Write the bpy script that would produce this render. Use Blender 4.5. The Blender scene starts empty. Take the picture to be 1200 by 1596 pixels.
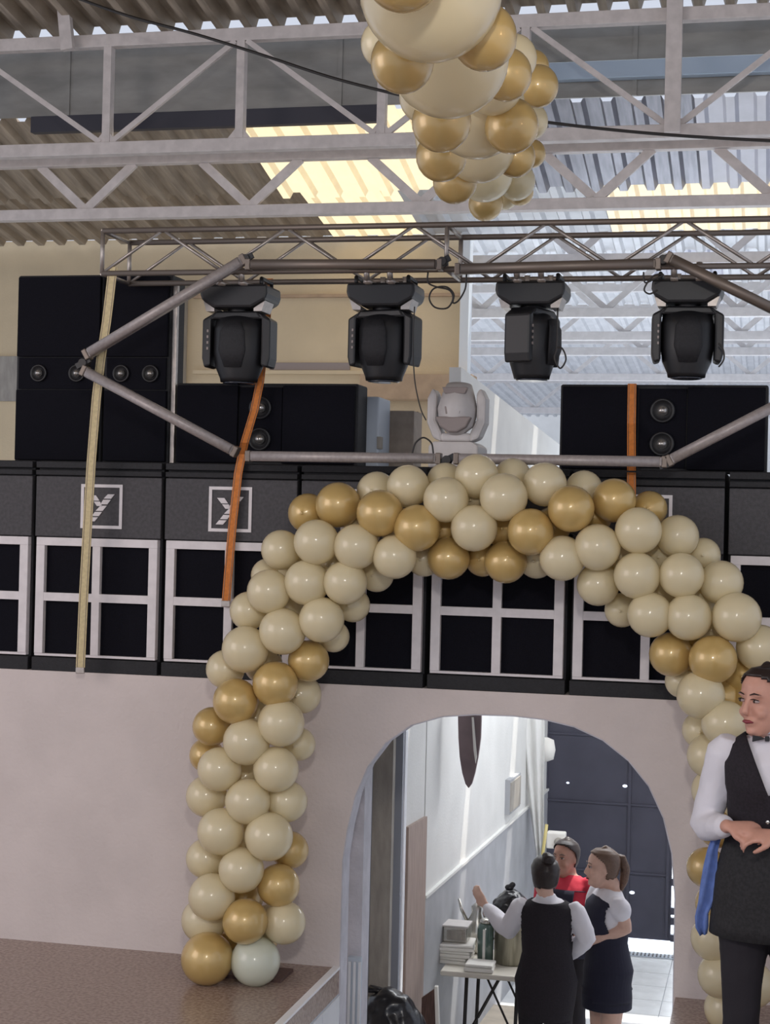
import bpy, bmesh, math, random
from mathutils import Vector, Matrix, Euler
V = Vector
rnd = random.Random(7)
S = bpy.context.scene

# ------------------------------------------------------------------ camera
EYE = V((0, 0, 2.1)); FPX = 2600.0
YAW, PITCH, ROLL = math.radians(13.3), math.radians(0.25), math.radians(1.33)
_f = V((-math.sin(YAW)*math.cos(PITCH), math.cos(YAW)*math.cos(PITCH), math.sin(PITCH)))
_r = V((math.cos(YAW), math.sin(YAW), 0)); _u = _r.cross(_f)
CR = _r*math.cos(ROLL)+_u*math.sin(ROLL); CU = -_r*math.sin(ROLL)+_u*math.cos(ROLL)
cam_d = bpy.data.cameras.new('camera'); cam = bpy.data.objects.new('camera', cam_d)
S.collection.objects.link(cam); S.camera = cam
cam.matrix_world = Matrix(((CR.x, CU.x, -_f.x, EYE.x), (CR.y, CU.y, -_f.y, EYE.y), (CR.z, CU.z, -_f.z, EYE.z), (0, 0, 0, 1)))
cam_d.sensor_fit = 'HORIZONTAL'; cam_d.sensor_width = 36; cam_d.lens = 36*FPX/1200; cam_d.clip_end = 300

# ------------------------------------------------------------------ world, sun, lamps, exposure
w = bpy.data.worlds.new('world'); S.world = w; w.use_nodes = True
bg = w.node_tree.nodes['Background']; bg.inputs[0].default_value = (0.80, 0.86, 1.0, 1); bg.inputs[1].default_value = 0.72
def lamp(name, kind, loc, target, energy, color, size=0.3, size_y=None):
    l = bpy.data.lights.new(name, kind); l.energy = energy; l.color = color
    if kind == 'AREA':
        l.size = size
        if size_y: l.shape = 'RECTANGLE'; l.size_y = size_y
    elif kind == 'SUN': l.angle = 0.01
    else: l.shadow_soft_size = size
    o = bpy.data.objects.new(name, l); S.collection.objects.link(o); o.location = loc
    o.rotation_euler = (V(target)-V(loc)).to_track_quat('-Z', 'Y').to_euler(); return o
lamp('sun', 'SUN', (4, 16, 20), (0, 12, 4), 4.0, (1, 0.93, 0.82))
lamp('hall_lamp', 'POINT', (0.2, -0.6, 3.9), (0, 1, 0), 290, (1, 0.93, 0.86), 0.20)
lamp('left_window_light', 'AREA', (-6.5, 2.6, 3.2), (-1.0, 7.5, 0.8), 85, (1, 0.86, 0.80), 3.0)
lamp('warm_lamp', 'POINT', (2.6, 2.8, 3.6), (0, 1, 0), 22, (1, 0.60, 0.28), 0.10)
lamp('corridor_daylight_fill', 'AREA', (-0.75, 11.9, 2.0), (-1.3, 11.9, -1.5), 70, (0.93, 0.96, 1.0), 1.0, 3.0)  # area lamp added overhead to brighten the corridor like daylight
lamp('street_daylight_fill', 'AREA', (-1.0, 17.0, 1.0), (-1.0, 15.4, -1.6), 420, (0.85, 0.92, 1.0), 3.0, 2.0)  # lamp added behind the gate in place of daylight on the ground outside
lamp('far_hall_daylight_fill', 'AREA', (-1.0, 20.0, 0.5), (-1.0, 20.0, 6), 420, (0.86, 0.92, 1.0), 7, 13)  # hidden lamp facing up, brightens the far hall in place of daylight
S.view_settings.view_transform = 'Standard'; S.view_settings.look = 'None'
S.view_settings.gamma = 1; S.view_settings.use_curve_mapping = False; S.view_settings.exposure = 0.18

# ------------------------------------------------------------------ helpers
def ray(x, y): return CR*((x-600)/FPX)-CU*((y-798)/FPX)+_f
def at(x, y, Y): d = ray(x, y); return EYE+d*(Y/d.y)
def atz(x, y, z): d = ray(x, y); return EYE+d*((z-EYE.z)/d.z)
def ppm(p): return FPX/((V(p)-EYE).dot(_f))

def mat(name, col, rough=0.6, metal=0.0, noise=0.0, nscale=20, bump=0.0, bscale=60, spec=0.5, trans=0.0, emit=0, sss=0, coat=0, stretch=None, col2=None, ramp=(0.35, 0.65)):
    m = bpy.data.materials.new(name); m.use_nodes = True; nt = m.node_tree; b = nt.nodes['Principled BSDF']
    b.inputs['Base Color'].default_value = (*col, 1); b.inputs['Roughness'].default_value = rough
    b.inputs['Metallic'].default_value = metal; b.inputs['Specular IOR Level'].default_value = spec
    if coat: b.inputs['Coat Weight'].default_value = coat; b.inputs['Coat Roughness'].default_value = 0.15
    if sss: b.inputs['Subsurface Weight'].default_value = sss; b.inputs['Subsurface Radius'].default_value = (0.03, 0.02, 0.012)
    if emit: b.inputs['Emission Color'].default_value = (*col, 1); b.inputs['Emission Strength'].default_value = emit
    tc = nt.nodes.new('ShaderNodeTexCoord'); mp = nt.nodes.new('ShaderNodeMapping'); nt.links.new(tc.outputs['Object'], mp.inputs[0])
    if stretch: mp.inputs['Scale'].default_value = stretch
    if noise or col2:
        n = nt.nodes.new('ShaderNodeTexNoise'); n.inputs['Scale'].default_value = nscale; n.inputs['Detail'].default_value = 6
        nt.links.new(mp.outputs[0], n.inputs['Vector'])
        r = nt.nodes.new('ShaderNodeValToRGB'); r.color_ramp.elements[0].position = ramp[0]; r.color_ramp.elements[1].position = ramp[1]
        c2 = col2 or tuple(min(1, c*(1+noise)) for c in col); c1 = col if col2 else tuple(c*(1-noise) for c in col)
        r.color_ramp.elements[0].color = (*c1, 1); r.color_ramp.elements[1].color = (*c2, 1)
        nt.links.new(n.outputs['Fac'], r.inputs[0]); nt.links.new(r.outputs[0], b.inputs['Base Color'])
    if bump:
        n2 = nt.nodes.new('ShaderNodeTexNoise'); n2.inputs['Scale'].default_value = bscale; n2.inputs['Detail'].default_value = 4
        nt.links.new(mp.outputs[0], n2.inputs['Vector'])
        bp = nt.nodes.new('ShaderNodeBump'); bp.inputs['Strength'].default_value = bump; bp.inputs['Distance'].default_value = 0.01
        nt.links.new(n2.outputs['Fac'], bp.inputs['Height']); nt.links.new(bp.outputs[0], b.inputs['Normal'])
    if trans:
        t = nt.nodes.new('ShaderNodeBsdfTranslucent'); t.inputs[0].default_value = (*col, 1)
        mx = nt.nodes.new('ShaderNodeMixShader'); mx.inputs[0].default_value = trans
        out = nt.nodes['Material Output']; nt.links.new(b.outputs[0], mx.inputs[1]); nt.links.new(t.outputs[0], mx.inputs[2]); nt.links.new(mx.outputs[0], out.inputs[0])
    return m
M = {
 'wall': mat('wall_paint', (0.66, 0.585, 0.56), 0.7, noise=0.05, nscale=3, bump=0.25, bscale=50),
 'corr_wall': mat('corridor_wall_paint', (0.74, 0.74, 0.72), 0.7, noise=0.04, nscale=3, bump=0.15),
 'dado': mat('gray_dado_paint', (0.41, 0.42, 0.445), 0.6, noise=0.08, nscale=5),
 'yellow': mat('cream_wall_paint', (0.66, 0.54, 0.36), 0.75, noise=0.06, nscale=2, bump=0.2),
 'tan': mat('tan_plaster', (0.46, 0.33, 0.22), 0.8, noise=0.1, nscale=8, bump=0.2),
 'stage': mat('stage_stone', (0.25, 0.17, 0.135), 0.25, col2=(0.37, 0.28, 0.235), nscale=60, ramp=(0.4, 0.6), bump=0.03),
 'white_tile': mat('white_tile', (0.72, 0.74, 0.78), 0.3, noise=0.05, nscale=6),
 'grout': mat('grout', (0.45, 0.47, 0.52), 0.8),
 'truss': mat('painted_steel', (0.62, 0.57, 0.55), 0.5, noise=0.08, nscale=15, bump=0.08),
 'truss2': mat('light_gray_painted_steel', (0.55, 0.53, 0.53), 0.5, noise=0.06, nscale=15),
 'sheet': mat('galvanised_sheet', (0.36, 0.30, 0.235), 0.55, 0.35, noise=0.22, nscale=4, stretch=(6, 0.6, 1)),
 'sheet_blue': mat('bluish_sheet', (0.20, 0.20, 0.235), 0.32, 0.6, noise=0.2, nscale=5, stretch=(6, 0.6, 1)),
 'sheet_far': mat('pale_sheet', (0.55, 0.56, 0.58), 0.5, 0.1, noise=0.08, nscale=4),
 'fascia': mat('fascia_sheet', (0.27, 0.265, 0.25), 0.45, 0.4, noise=0.15, nscale=3, stretch=(1, 1, 3)),
 'sky_yellow': mat('amber_fibreglass', (0.98, 0.83, 0.56), 0.4, trans=0.55, noise=0.12, nscale=7),
 'skylight_and_glare': mat('fibreglass_and_sheet_glare', (0.36, 0.38, 0.45), 0.35, trans=0.35, noise=0.1, nscale=6),  # far hall skylight; in ceiling_middle its paleness stands for glare on metal sheet
 'sky_amber2': mat('pale_amber_fibreglass', (0.85, 0.74, 0.54), 0.4, trans=0.5, noise=0.12, nscale=7),
 'dark_gap': mat('dark_steel_channel', (0.035, 0.035, 0.05), 0.6),
 'gutter': mat('blue_gutter', (0.40, 0.50, 0.62), 0.35, 0.4),
 'alu': mat('aluminium', (0.42, 0.38, 0.35), 0.38, 0.75, noise=0.1, nscale=40),
 'alu_dark': mat('dark_aluminium', (0.20, 0.165, 0.14), 0.45, 0.6),
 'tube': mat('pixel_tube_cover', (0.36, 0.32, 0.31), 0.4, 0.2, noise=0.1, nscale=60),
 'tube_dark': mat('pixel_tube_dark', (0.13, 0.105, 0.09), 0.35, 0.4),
 'black': mat('black_plastic', (0.010, 0.010, 0.012), 0.45, bump=0.05),
 'blackwood': mat('black_textured_paint', (0.014, 0.014, 0.017), 0.7, noise=0.2, nscale=80, bump=0.3, bscale=200),
 'grill': mat('black_speaker_mesh', (0.004, 0.004, 0.008), 0.8, noise=0.3, nscale=300, bump=0.3, bscale=500, spec=0.15),
 'driver': mat('driver_metal', (0.42, 0.40, 0.38), 0.25, 0.8),
 'panel': mat('dark_panel_paint', (0.050, 0.047, 0.052), 0.6, noise=0.2, nscale=60, bump=0.2, bscale=200),
 'whitepaint': mat('white_paint', (0.72, 0.68, 0.69), 0.5, noise=0.05, nscale=20),
 'glass': mat('lens_glass', (0.03, 0.035, 0.05), 0.05, coat=1),
 'whiteplastic': mat('white_plastic', (0.62, 0.585, 0.57), 0.45, noise=0.04, nscale=20),
 'greyplastic': mat('grey_plastic', (0.30, 0.25, 0.235), 0.5),
 'strap_yellow': mat('yellow_webbing', (0.60, 0.50, 0.29), 0.8, noise=0.1, nscale=60, bump=0.2, bscale=400),
 'strap_orange': mat('orange_webbing', (0.62, 0.20, 0.04), 0.75, noise=0.12, nscale=60, bump=0.2, bscale=400),
 'cable': mat('black_cable', (0.02, 0.017, 0.016), 0.5),
 'cream': mat('cream_latex', (0.86, 0.76, 0.51), 0.42, trans=0.28, coat=1.0),
 'mint': mat('pale_white_latex', (0.78, 0.81, 0.68), 0.42, trans=0.28, coat=1.0),
 'gold': mat('pearl_gold_latex', (0.66, 0.46, 0.17), 0.40, 0.25, coat=1.0, trans=0.12),
 'gate': mat('dark_gate_paint', (0.060, 0.060, 0.085), 0.5, noise=0.12, nscale=3, bump=0.05),
 'skin': mat('skin', (0.60, 0.315, 0.235), 0.5, noise=0.05, nscale=30, sss=0.05),
 'skin2': mat('skin_light', (0.66, 0.42, 0.33), 0.5, noise=0.05, nscale=30),
 'skin3': mat('skin_tan', (0.42, 0.22, 0.16), 0.5, noise=0.05, nscale=30),
 'hair': mat('dark_hair', (0.022, 0.013, 0.012), 0.4, noise=0.4, nscale=60, stretch=(8, 8, 1)),
 'hair2': mat('brown_hair', (0.13, 0.075, 0.05), 0.45, noise=0.4, nscale=60, stretch=(8, 8, 1)),
 'shirt': mat('white_shirt', (0.76, 0.74, 0.79), 0.8, bump=0.5, bscale=12),
 'vest': mat('black_vest_cloth', (0.013, 0.009, 0.014), 0.85, noise=0.3, nscale=120, bump=0.2, bscale=20),
 'apron': mat('dark_grey_apron_cloth', (0.018, 0.017, 0.019), 0.85, noise=0.3, nscale=90, bump=0.4, bscale=14),
 'trousers': mat('black_trousers', (0.016, 0.013, 0.018), 0.85, bump=0.4, bscale=14),
 'navy': mat('navy_cloth', (0.014, 0.014, 0.032), 0.85, bump=0.3, bscale=14),
 'red': mat('red_cloth', (0.55, 0.03, 0.06), 0.8, bump=0.3, bscale=14),
 'bluecloth': mat('blue_napkin', (0.12, 0.19, 0.46), 0.85, noise=0.12, nscale=30, bump=0.3, bscale=30),
 'lips': mat('lips', (0.24, 0.035, 0.045), 0.4),
 'eyewhite': mat('eye_white', (0.42, 0.33, 0.31), 0.3),
 'iris': mat('iris', (0.03, 0.015, 0.01), 0.2),
 'bag': mat('black_bin_bag', (0.012, 0.012, 0.016), 0.28, coat=0.3, bump=0.6, bscale=12),
 'steel': mat('stainless_steel', (0.62, 0.60, 0.55), 0.25, 0.9),
 'foam': mat('white_foam', (0.85, 0.83, 0.78), 0.7),
 'tablewhite': mat('table_plastic', (0.72, 0.68, 0.60), 0.5),
 'glassy': mat('green_glass', (0.10, 0.16, 0.14), 0.1, coat=1),
 'brownwood': mat('brown_board', (0.40, 0.31, 0.27), 0.6, noise=0.1, nscale=6, stretch=(8, 8, 1)),
 'darkwood': mat('dark_wood', (0.10, 0.055, 0.045), 0.5, noise=0.3, nscale=10, stretch=(8, 8, 1)),
 'shield': mat('brown_lacquer', (0.20, 0.145, 0.15), 0.35, noise=0.15, nscale=6),
 'concrete': mat('column_plaster', (0.36, 0.335, 0.30), 0.85, noise=0.12, nscale=6, bump=0.3, stretch=(4, 4, 1)),
 'jamb': mat('jamb_plaster', (0.56, 0.55, 0.60), 0.8, noise=0.08, nscale=10, bump=0.5, bscale=30),
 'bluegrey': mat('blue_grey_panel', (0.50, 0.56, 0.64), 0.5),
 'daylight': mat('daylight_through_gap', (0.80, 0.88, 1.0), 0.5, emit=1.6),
 'drain': mat('drain_steel', (0.12, 0.12, 0.14), 0.5, 0.5),
}
C = S.collection
def tag(o, label, cat, group=None):
    if label: o['label'] = label
    if cat: o['category'] = cat
    if group: o['group'] = group
    return o
def thing(name, label, cat, loc=(0, 0, 0), rz=0, group=None):
    o = bpy.data.objects.new(name, None); C.objects.link(o); o.location = loc; o.rotation_euler = (0, 0, rz)
    o.empty_display_size = 0.1; return tag(o, label, cat, group)
def dup(root, loc, rz=None, label=None):
    r = root.copy(); C.objects.link(r); r.location = loc
    if rz is not None: r.rotation_euler = (0, 0, rz)
    if label: r['label'] = label
    for ch in list(root.children):
        c = ch.copy(); C.objects.link(c); c.parent = r
        for g in list(ch.children):
            d = g.copy(); C.objects.link(d); d.parent = c
    return r
class MB:
    def __init__(s): s.v = []; s.f = []
    def add(s, vs, fs):
        k = len(s.v); s.v += [V(p) for p in vs]; s.f += [tuple(i+k for i in f) for f in fs]; return s
    def box(s, a, b):
        x0, y0, z0 = a; x1, y1, z1 = b
        return s.add([(x0,y0,z0),(x1,y0,z0),(x1,y1,z0),(x0,y1,z0),(x0,y0,z1),(x1,y0,z1),(x1,y1,z1),(x0,y1,z1)],
                     [(0,3,2,1),(4,5,6,7),(0,1,5,4),(1,2,6,5),(2,3,7,6),(3,0,4,7)])
    def beam(s, p, q, wd, h, up=(0, 0, 1)):
        p = V(p); q = V(q); d = (q-p).normalized(); u = V(up); sd = d.cross(u)
        if sd.length < 1e-3: sd = d.cross(V((0, 1, 0)))
        sd.normalize(); u = sd.cross(d).normalized(); a = sd*wd/2; b = u*h/2
        vs = [p-a-b, p+a-b, p+a+b, p-a+b, q-a-b, q+a-b, q+a+b, q-a+b]
        return s.add(vs, [(0,3,2,1),(4,5,6,7),(0,1,5,4),(1,2,6,5),(2,3,7,6),(3,0,4,7)])
    def tube(s, path, r, n=10, closed=False):
        path = [V(p) for p in path]; m = len(path); rr = r if isinstance(r, (list, tuple)) else [r]*m
        ref = None; vs = []
        for i, p in enumerate(path):
            t = (path[min(i+1, m-1)]-path[max(i-1, 0)])
            if closed: t = path[(i+1) % m]-path[(i-1) % m]
            t.normalize()
            if ref is None: ref = t.orthogonal().normalized()
            ref = (ref-t*ref.dot(t)).normalized(); b = t.cross(ref)
            for k in range(n):
                a = 2*math.pi*k/n; vs.append(p+ref*(math.cos(a)*rr[i])+b*(math.sin(a)*rr[i]))
        fs = []
        for i in range(m if closed else m-1):
            j = (i+1) % m
            for k in range(n):
                k2 = (k+1) % n; fs.append((i*n+k, i*n+k2, j*n+k2, j*n+k))
        if not closed: fs += [tuple(range(n-1, -1, -1)), tuple((m-1)*n+k for k in range(n))]
        return s.add(vs, fs)
    def loft(s, secs, side=(1, 0, 0), n=20):
        # secs: (centre, r along side, r across)
        m = len(secs); vs = []; side = V(side)
        for i, (c, rx, ry) in enumerate(secs):
            t = (V(secs[min(i+1, m-1)][0])-V(secs[max(i-1, 0)][0])).normalized()
            a = side-t*side.dot(t)
            if a.length < 1e-3: a = t.orthogonal()
            a.normalize(); b = t.cross(a)
            for k in range(n):
                an = 2*math.pi*k/n; vs.append(V(c)+a*(math.cos(an)*rx)+b*(math.sin(an)*ry))
        fs = [(i*n+k, i*n+(k+1) % n, (i+1)*n+(k+1) % n, (i+1)*n+k) for i in range(m-1) for k in range(n)]
        fs += [tuple(range(n-1, -1, -1)), tuple((m-1)*n+k for k in range(n))]
        return s.add(vs, fs)
    def ell(s, c, r, n=16, mm=10):
        if not hasattr(r, '__len__'): r = (r, r, r)
        c = V(c); vs = [c+V((0, 0, -r[2]))]
        for i in range(1, mm):
            ph = -math.pi/2+math.pi*i/mm
            for k in range(n):
                a = 2*math.pi*k/n; vs.append(c+V((math.cos(a)*math.cos(ph)*r[0], math.sin(a)*math.cos(ph)*r[1], math.sin(ph)*r[2])))
        vs.append(c+V((0, 0, r[2]))); L = len(vs)-1; fs = []
        for k in range(n):
            fs.append((0, 1+(k+1) % n, 1+k)); fs.append((L, L-n+k, L-n+(k+1) % n))
        for i in range(mm-2):
            for k in range(n):
                a = 1+i*n; fs.append((a+k, a+(k+1) % n, a+n+(k+1) % n, a+n+k))
        return s.add(vs, fs)
    def lathe(s, prof, n=24, mtx=None):
        vs = []; mtx = mtx or Matrix()
        for (r, z) in prof:
            for k in range(n):
                a = 2*math.pi*k/n; vs.append(mtx @ V((r*math.cos(a), r*math.sin(a), z)))
        m = len(prof); fs = [(i*n+k, i*n+(k+1) % n, (i+1)*n+(k+1) % n, (i+1)*n+k) for i in range(m-1) for k in range(n)]
        fs += [tuple(range(n-1, -1, -1)), tuple((m-1)*n+k for k in range(n))]
        return s.add(vs, fs)
    def prism(s, poly, off):
        # poly: world points (planar), off: extrusion vector
        n = len(poly); off = V(off); vs = [V(p) for p in poly]+[V(p)+off for p in poly]
        fs = [tuple(range(n-1, -1, -1)), tuple(range(n, 2*n))]+[(i, (i+1) % n, n+(i+1) % n, n+i) for i in range(n)]
        return s.add(vs, fs)
    def xf(s, mtx): s.v = [mtx @ p for p in s.v]; return s
    def mesh(s, name):
        me = bpy.data.meshes.new(name); me.from_pydata([tuple(p) for p in s.v], [], s.f); me.validate()
        bm = bmesh.new(); bm.from_mesh(me); bmesh.ops.recalc_face_normals(bm, faces=bm.faces); bm.to_mesh(me); bm.free(); return me
    def build(s, name, m, parent=None, smooth=False, bevel=0, origin=None):
        if parent is None and origin is not None: s.xf(Matrix.Translation(-V(origin)))
        me = s.mesh(name); me.materials.append(m); o = bpy.data.objects.new(name, me); C.objects.link(o)
        if parent: o.parent = parent
        elif origin is not None: o.location = origin
        if smooth:
            for p in me.polygons: p.use_smooth = True
            if smooth == 'auto':
                for p in me.polygons:
                    p.use_smooth = len(p.vertices) == 4
        if bevel:
            b = o.modifiers.new('bevel', 'BEVEL'); b.width = bevel; b.segments = 2; b.limit_method = 'ANGLE'
        return o
def struct(o): o['kind'] = 'structure'; return o
def rel(root, *ps):
    r = [V(p)-root.location for p in ps]; return r if len(r) > 1 else r[0]

# ------------------------------------------------------------------ setting: stage wall with arch
WY = 7.557; WT = 0.12; ZF = -1.58; ZTOP = 1.322
AXL, AXR = -1.955, -0.405
apx = [(530,1480),(530,1400),(533,1340),(541,1290),(553,1240),(572,1195),(600,1158),(640,1130),(690,1116),(740,1113),(800,1115),(850,1121),(895,1132),(940,1153),(980,1185),(1012,1225),(1035,1275),(1048,1330),(1053,1400)]
arch = [at(x, y, WY) for x, y in apx]
prof = [(AXL, ZF)]+[(min(max(p.x, AXL), AXR), p.z) for p in arch[1:]]+[(AXR, ZF)]
def wall_poly(pr, x0, x1, z0, z1, y0, y1):
    mb = MB(); off = (0, y1-y0, 0)
    mb.box((x0, y0, z0), (pr[0][0], y1, z1)); mb.box((pr[-1][0], y0, z0), (x1, y1, z1))
    for (a, b) in zip(pr[:-1], pr[1:]):
        if b[0]-a[0] > 1e-4: mb.prism([(a[0], y0, a[1]), (b[0], y0, b[1]), (b[0], y0, z1), (a[0], y0, z1)], off)
    return mb
struct(wall_poly(prof[1:-1], -9, 5, ZF, ZTOP, WY, WY+WT).build('wall_front', M['wall']))
jb = MB(); JX = AXL-0.004
# lining of the arch reveal
for (a, b) in zip(prof[:-1], prof[1:]):
    ca, cb = V((a[0], 0, a[1])), V((b[0], 0, b[1])); d = (cb-ca).normalized(); nrm = V((d.z, 0, -d.x))*0.006
    jb.prism([(ca.x, WY+0.004, ca.z), (cb.x, WY+0.004, cb.z), (cb.x+nrm.x, WY+0.004, cb.z+nrm.z), (ca.x+nrm.x, WY+0.004, ca.z+nrm.z)], (0, WT, 0))
struct(jb.build('trim_arch_reveal', M['jamb']))
j0, j1 = at(505, 1350, 7.95), at(566, 1350, 7.95)
struct(MB().box((j0.x, 7.95, ZF), (j1.x, 8.10, 1.10)).build('trim_inner_jamb', M['jamb']))
# balcony slab behind the wall top
struct(MB().box((-9, WY+WT, 1.27), (5, 9.0, ZTOP)).build('floor_balcony', M['concrete']))
# stage floors
struct(MB().box((-9, -3, -0.12), (AXL, WY, 0)).build('floor_stage_left', M['stage']))
struct(MB().box((AXR, -3, -0.12), (5, WY, 0)).build('floor_stage_right', M['stage']))
# side walls of the sunken passage, tiled
def tiled_side(x, s, nm):
    root = struct(MB().box((min(x, x-s*0.10), -3, ZF), (max(x, x-s*0.10), WY, -0.12)).build(nm, M['grout']))
    me = MB().box((-0.004, -0.147, -0.222), (0.006, 0.147, 0.222)).mesh('tile'); me.materials.append(M['white_tile'])
    for i in range(3):
        for j in range(10):
            o = bpy.data.objects.new('tile', me); C.objects.link(o); o.parent = root
            o.location = (x, WY-0.15-j*0.3, -0.35-i*0.45)
    return root
tiled_side(AXL, 1, 'wall_passage_left')
struct(MB().box((AXR, -3, ZF), (AXR+0.1, WY, -0.12)).build('wall_passage_right', M['white_tile']))
struct(MB().beam((AXL-0.008, -3, 0.001), (AXL-0.012, WY, 0.001), 0.032, 0.012).build('trim_stage_edge', mat('edge_highlight_strip', (0.9, 0.9, 0.92), 0.3, 0.1)))  # white strip, its colour paints the highlight along the stage edge
# corridor floor with tiles
fl = struct(MB().box((-6, -3, ZF-0.1), (4, 22, ZF-0.008)).build('floor_corridor', M['grout']))
ftm = MB().box((-0.197, -0.197, -0.008), (0.197, 0.197, 0)).mesh('floor_tile'); ftm.materials.append(mat('corridor_floor_tile', (0.72, 0.74, 0.76), 0.25, noise=0.06, nscale=8))
for i in range(11):
    for j in range(17):
        o = bpy.data.objects.new('tile', ftm); C.objects.link(o); o.parent = fl; o.location = (-3.4+i*0.4, 8.1+j*0.4, ZF)

# ------------------------------------------------------------------ corridor
pA = at(845, 1238, 14.4); zw = pA.z
pB = atz(659.5, 1400.8, zw)
dirc = (V((pA.x, pA.y, 0))-V((pB.x, pB.y, 0))).normalized(); nrc = V((dirc.y, -dirc.x, 0))
def cw(px, z=None, y=None):
    # point on the corridor wall seen at pixel column px (row irrelevant in x); solve along wall
    d = ray(px, y if y is not None else 1300); a = V((pB.x, pB.y)); t = dirc
    # EYE.xy + k d = a + m t
    det = d.x*(-t.y)-(-t.x)*d.y; k = (a.x*(-t.y)+t.x*a.y)/det
    p = EYE+d*k
    return V((p.x, p.y, p.z if z is None else z))
s0 = V((pB.x, pB.y, 0)); s1 = V((pA.x, pA.y, 0))+dirc*0.55
sm_ = cw(718, 0.0, 600)
cwall = MB().prism([s0+V((0,0,ZF)), s1+V((0,0,ZF)), s1+V((0,0,2.80)), sm_+V((0,0,3.12)), sm_+V((0,0,1.25)), s0+V((0,0,1.25))], -nrc*0.08).build('wall_corridor_left', M['corr_wall']); struct(cwall)
MB().prism([s0+V((0,0,ZF)), s1+V((0,0,ZF)), s1+V((0,0,zw)), s0+V((0,0,zw))], nrc*0.012).build('dado_panel', M['dado'], cwall)
MB().prism([s0+V((0,0,zw)), s1+V((0,0,zw)), s1+V((0,0,zw+0.02)), s0+V((0,0,zw+0.02))], nrc*0.022).build('dado_rail', M['corr_wall'], cwall)
# nearer wall section with brown board, white strip for a daylight slit, plaster column
q0 = at(632, 1300, 9.75); q1 = at(660.5, 1300, pB.y-0.01)
nw = MB().prism([(q0.x, q0.y, ZF), (q1.x, q1.y, ZF), (q1.x, q1.y, 1.25), (q0.x, q0.y, 1.25)], (-0.2, 0.02, 0)).build('wall_corridor_near', M['corr_wall']); struct(nw)
zb = at(660, 1272, q1.y).z
MB().prism([(q0.x, q0.y, ZF), (q1.x, q1.y, ZF), (q1.x, q1.y, zb), (q0.x, q0.y, zb)], (0.02, -0.002, 0)).build('brown_board', M['brownwood'], nw)
t0 = at(630, 1300, 9.4); struct(MB().box((t0.x-0.022, 9.36, ZF), (t0.x+0.006, 9.42, 1.1)).build('trim_daylight_slit', mat('daylight_slit_white', (0.95, 0.96, 1.0), 0.3)))  # near-white strip stands in for a slit of daylight
c0, c1 = at(573, 1350, 9.2), at(609, 1350, 9.2); 
col = MB().box((c0.x, 9.2, ZF), (c1.x, 9.26, 1.1)).box((c0.x-0.012, 9.18, ZF), (c1.x+0.006, 9.27, ZF+0.12)).build('plaster_column', M['concrete'], origin=(c0.x, 9.2, ZF)); tag(col, 'rough grey plaster column standing just inside the arch on the left', 'column')
c2, c3 = at(611, 1350, 9.3), at(624, 1350, 9.3)
tag(MB().box((c2.x, 9.3, ZF), (c3.x, 9.33, 1.1)).build('steel_post', mat('dull_blue_grey', (0.30, 0.32, 0.37), 0.5), origin=(c2.x, 9.3, ZF)), 'blue-grey steel post between the plaster column and the white daylight strip', 'post')
c4, c5 = at(548, 1350, 8.5), at(574, 1350, 8.5)
tag(MB().box((c4.x, 8.5, ZF), (c5.x, 8.56, 1.1)).build('gap_strip', M['dark_gap'], origin=(c4.x, 8.5, ZF)), 'narrow dark strip filling the gap behind the left arch jamb', 'door')  # dark strip fills the gap between jamb and column
c6, c7 = at(541, 1550, 7.86), at(561, 1550, 7.86); z6 = at(550, 1492, 7.86).z
bp = thing('slatted_shutter', 'small blue-white slatted shutter standing inside the left foot of the arch', 'shutter', (c6.x, 7.86, ZF))
MB().box((0, 0, 0), (c7.x-c6.x, 0.03, z6-ZF)).build('board', M['bluegrey'], bp)
for k in range(3): MB().box((0.005+k*0.025, -0.012, 0.02), (0.018+k*0.025, -0.001, z6-ZF-0.02)).build('slat', M['white_tile'], bp)

# back: gate
GY = 14.62
g0, g1 = at(846, 1300, GY), at(1046, 1400, GY); gz = at(1000, 1463, GY).z; gtop = 1.0
gate = thing('steel_gate', 'tall dark steel sheet gate closing the far end of the corridor', 'gate', (g0.x-0.3, GY, gz))
def gl(p): return rel(gate, p)
lx1 = g1.x-(g0.x-0.3); H = gtop-gz
MB().box((0, 0, 0), (lx1, 0.03, H)).build('sheet', M['gate'], gate)
for yy in (1147, 1252, 1358): 
    z = at(950, yy, GY).z-gz; MB().box((0.04, -0.012, z-0.009), (lx1-0.04, -0.001, z+0.009)).build('rail', M['gate'], gate)
for xx in (850, 980, 1042):
    x = at(xx, 1300, GY).x-gate.location.x; MB().box((x-0.012, -0.02, 0.02), (x+0.012, -0.001, H)).build('stile', M['gate'], gate)
for (xx, yy, rr) in ((885, 1220, 0.013), (974, 1225, 0.020), (985, 1391, 0.022)):
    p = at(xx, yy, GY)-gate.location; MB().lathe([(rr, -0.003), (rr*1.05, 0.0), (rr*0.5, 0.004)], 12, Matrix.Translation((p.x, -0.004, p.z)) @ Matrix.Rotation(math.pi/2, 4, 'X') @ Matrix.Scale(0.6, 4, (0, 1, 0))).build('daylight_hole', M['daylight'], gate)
# right end wall of the corridor beyond the gate, with daylight gap
struct(MB().box((g1.x+0.10, GY-0.02, ZF), (4, GY+0.2, 2.0)).build('wall_gate_right', M['corr_wall']))
struct(MB().box((-6, GY+0.03, 1.0), (4, GY+0.2, 2.0)).build('wall_gate_lintel', M['corr_wall']))
struct(MB().box((-6, GY+0.04, ZF), (g0.x-0.32, GY+0.2, 1.0)).build('wall_gate_left', M['corr_wall']))
# bright street outside the gate
struct(MB().box((-6, 17.6, ZF), (4, 17.8, 2.0)).build('wall_street', M['corr_wall']))
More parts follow.
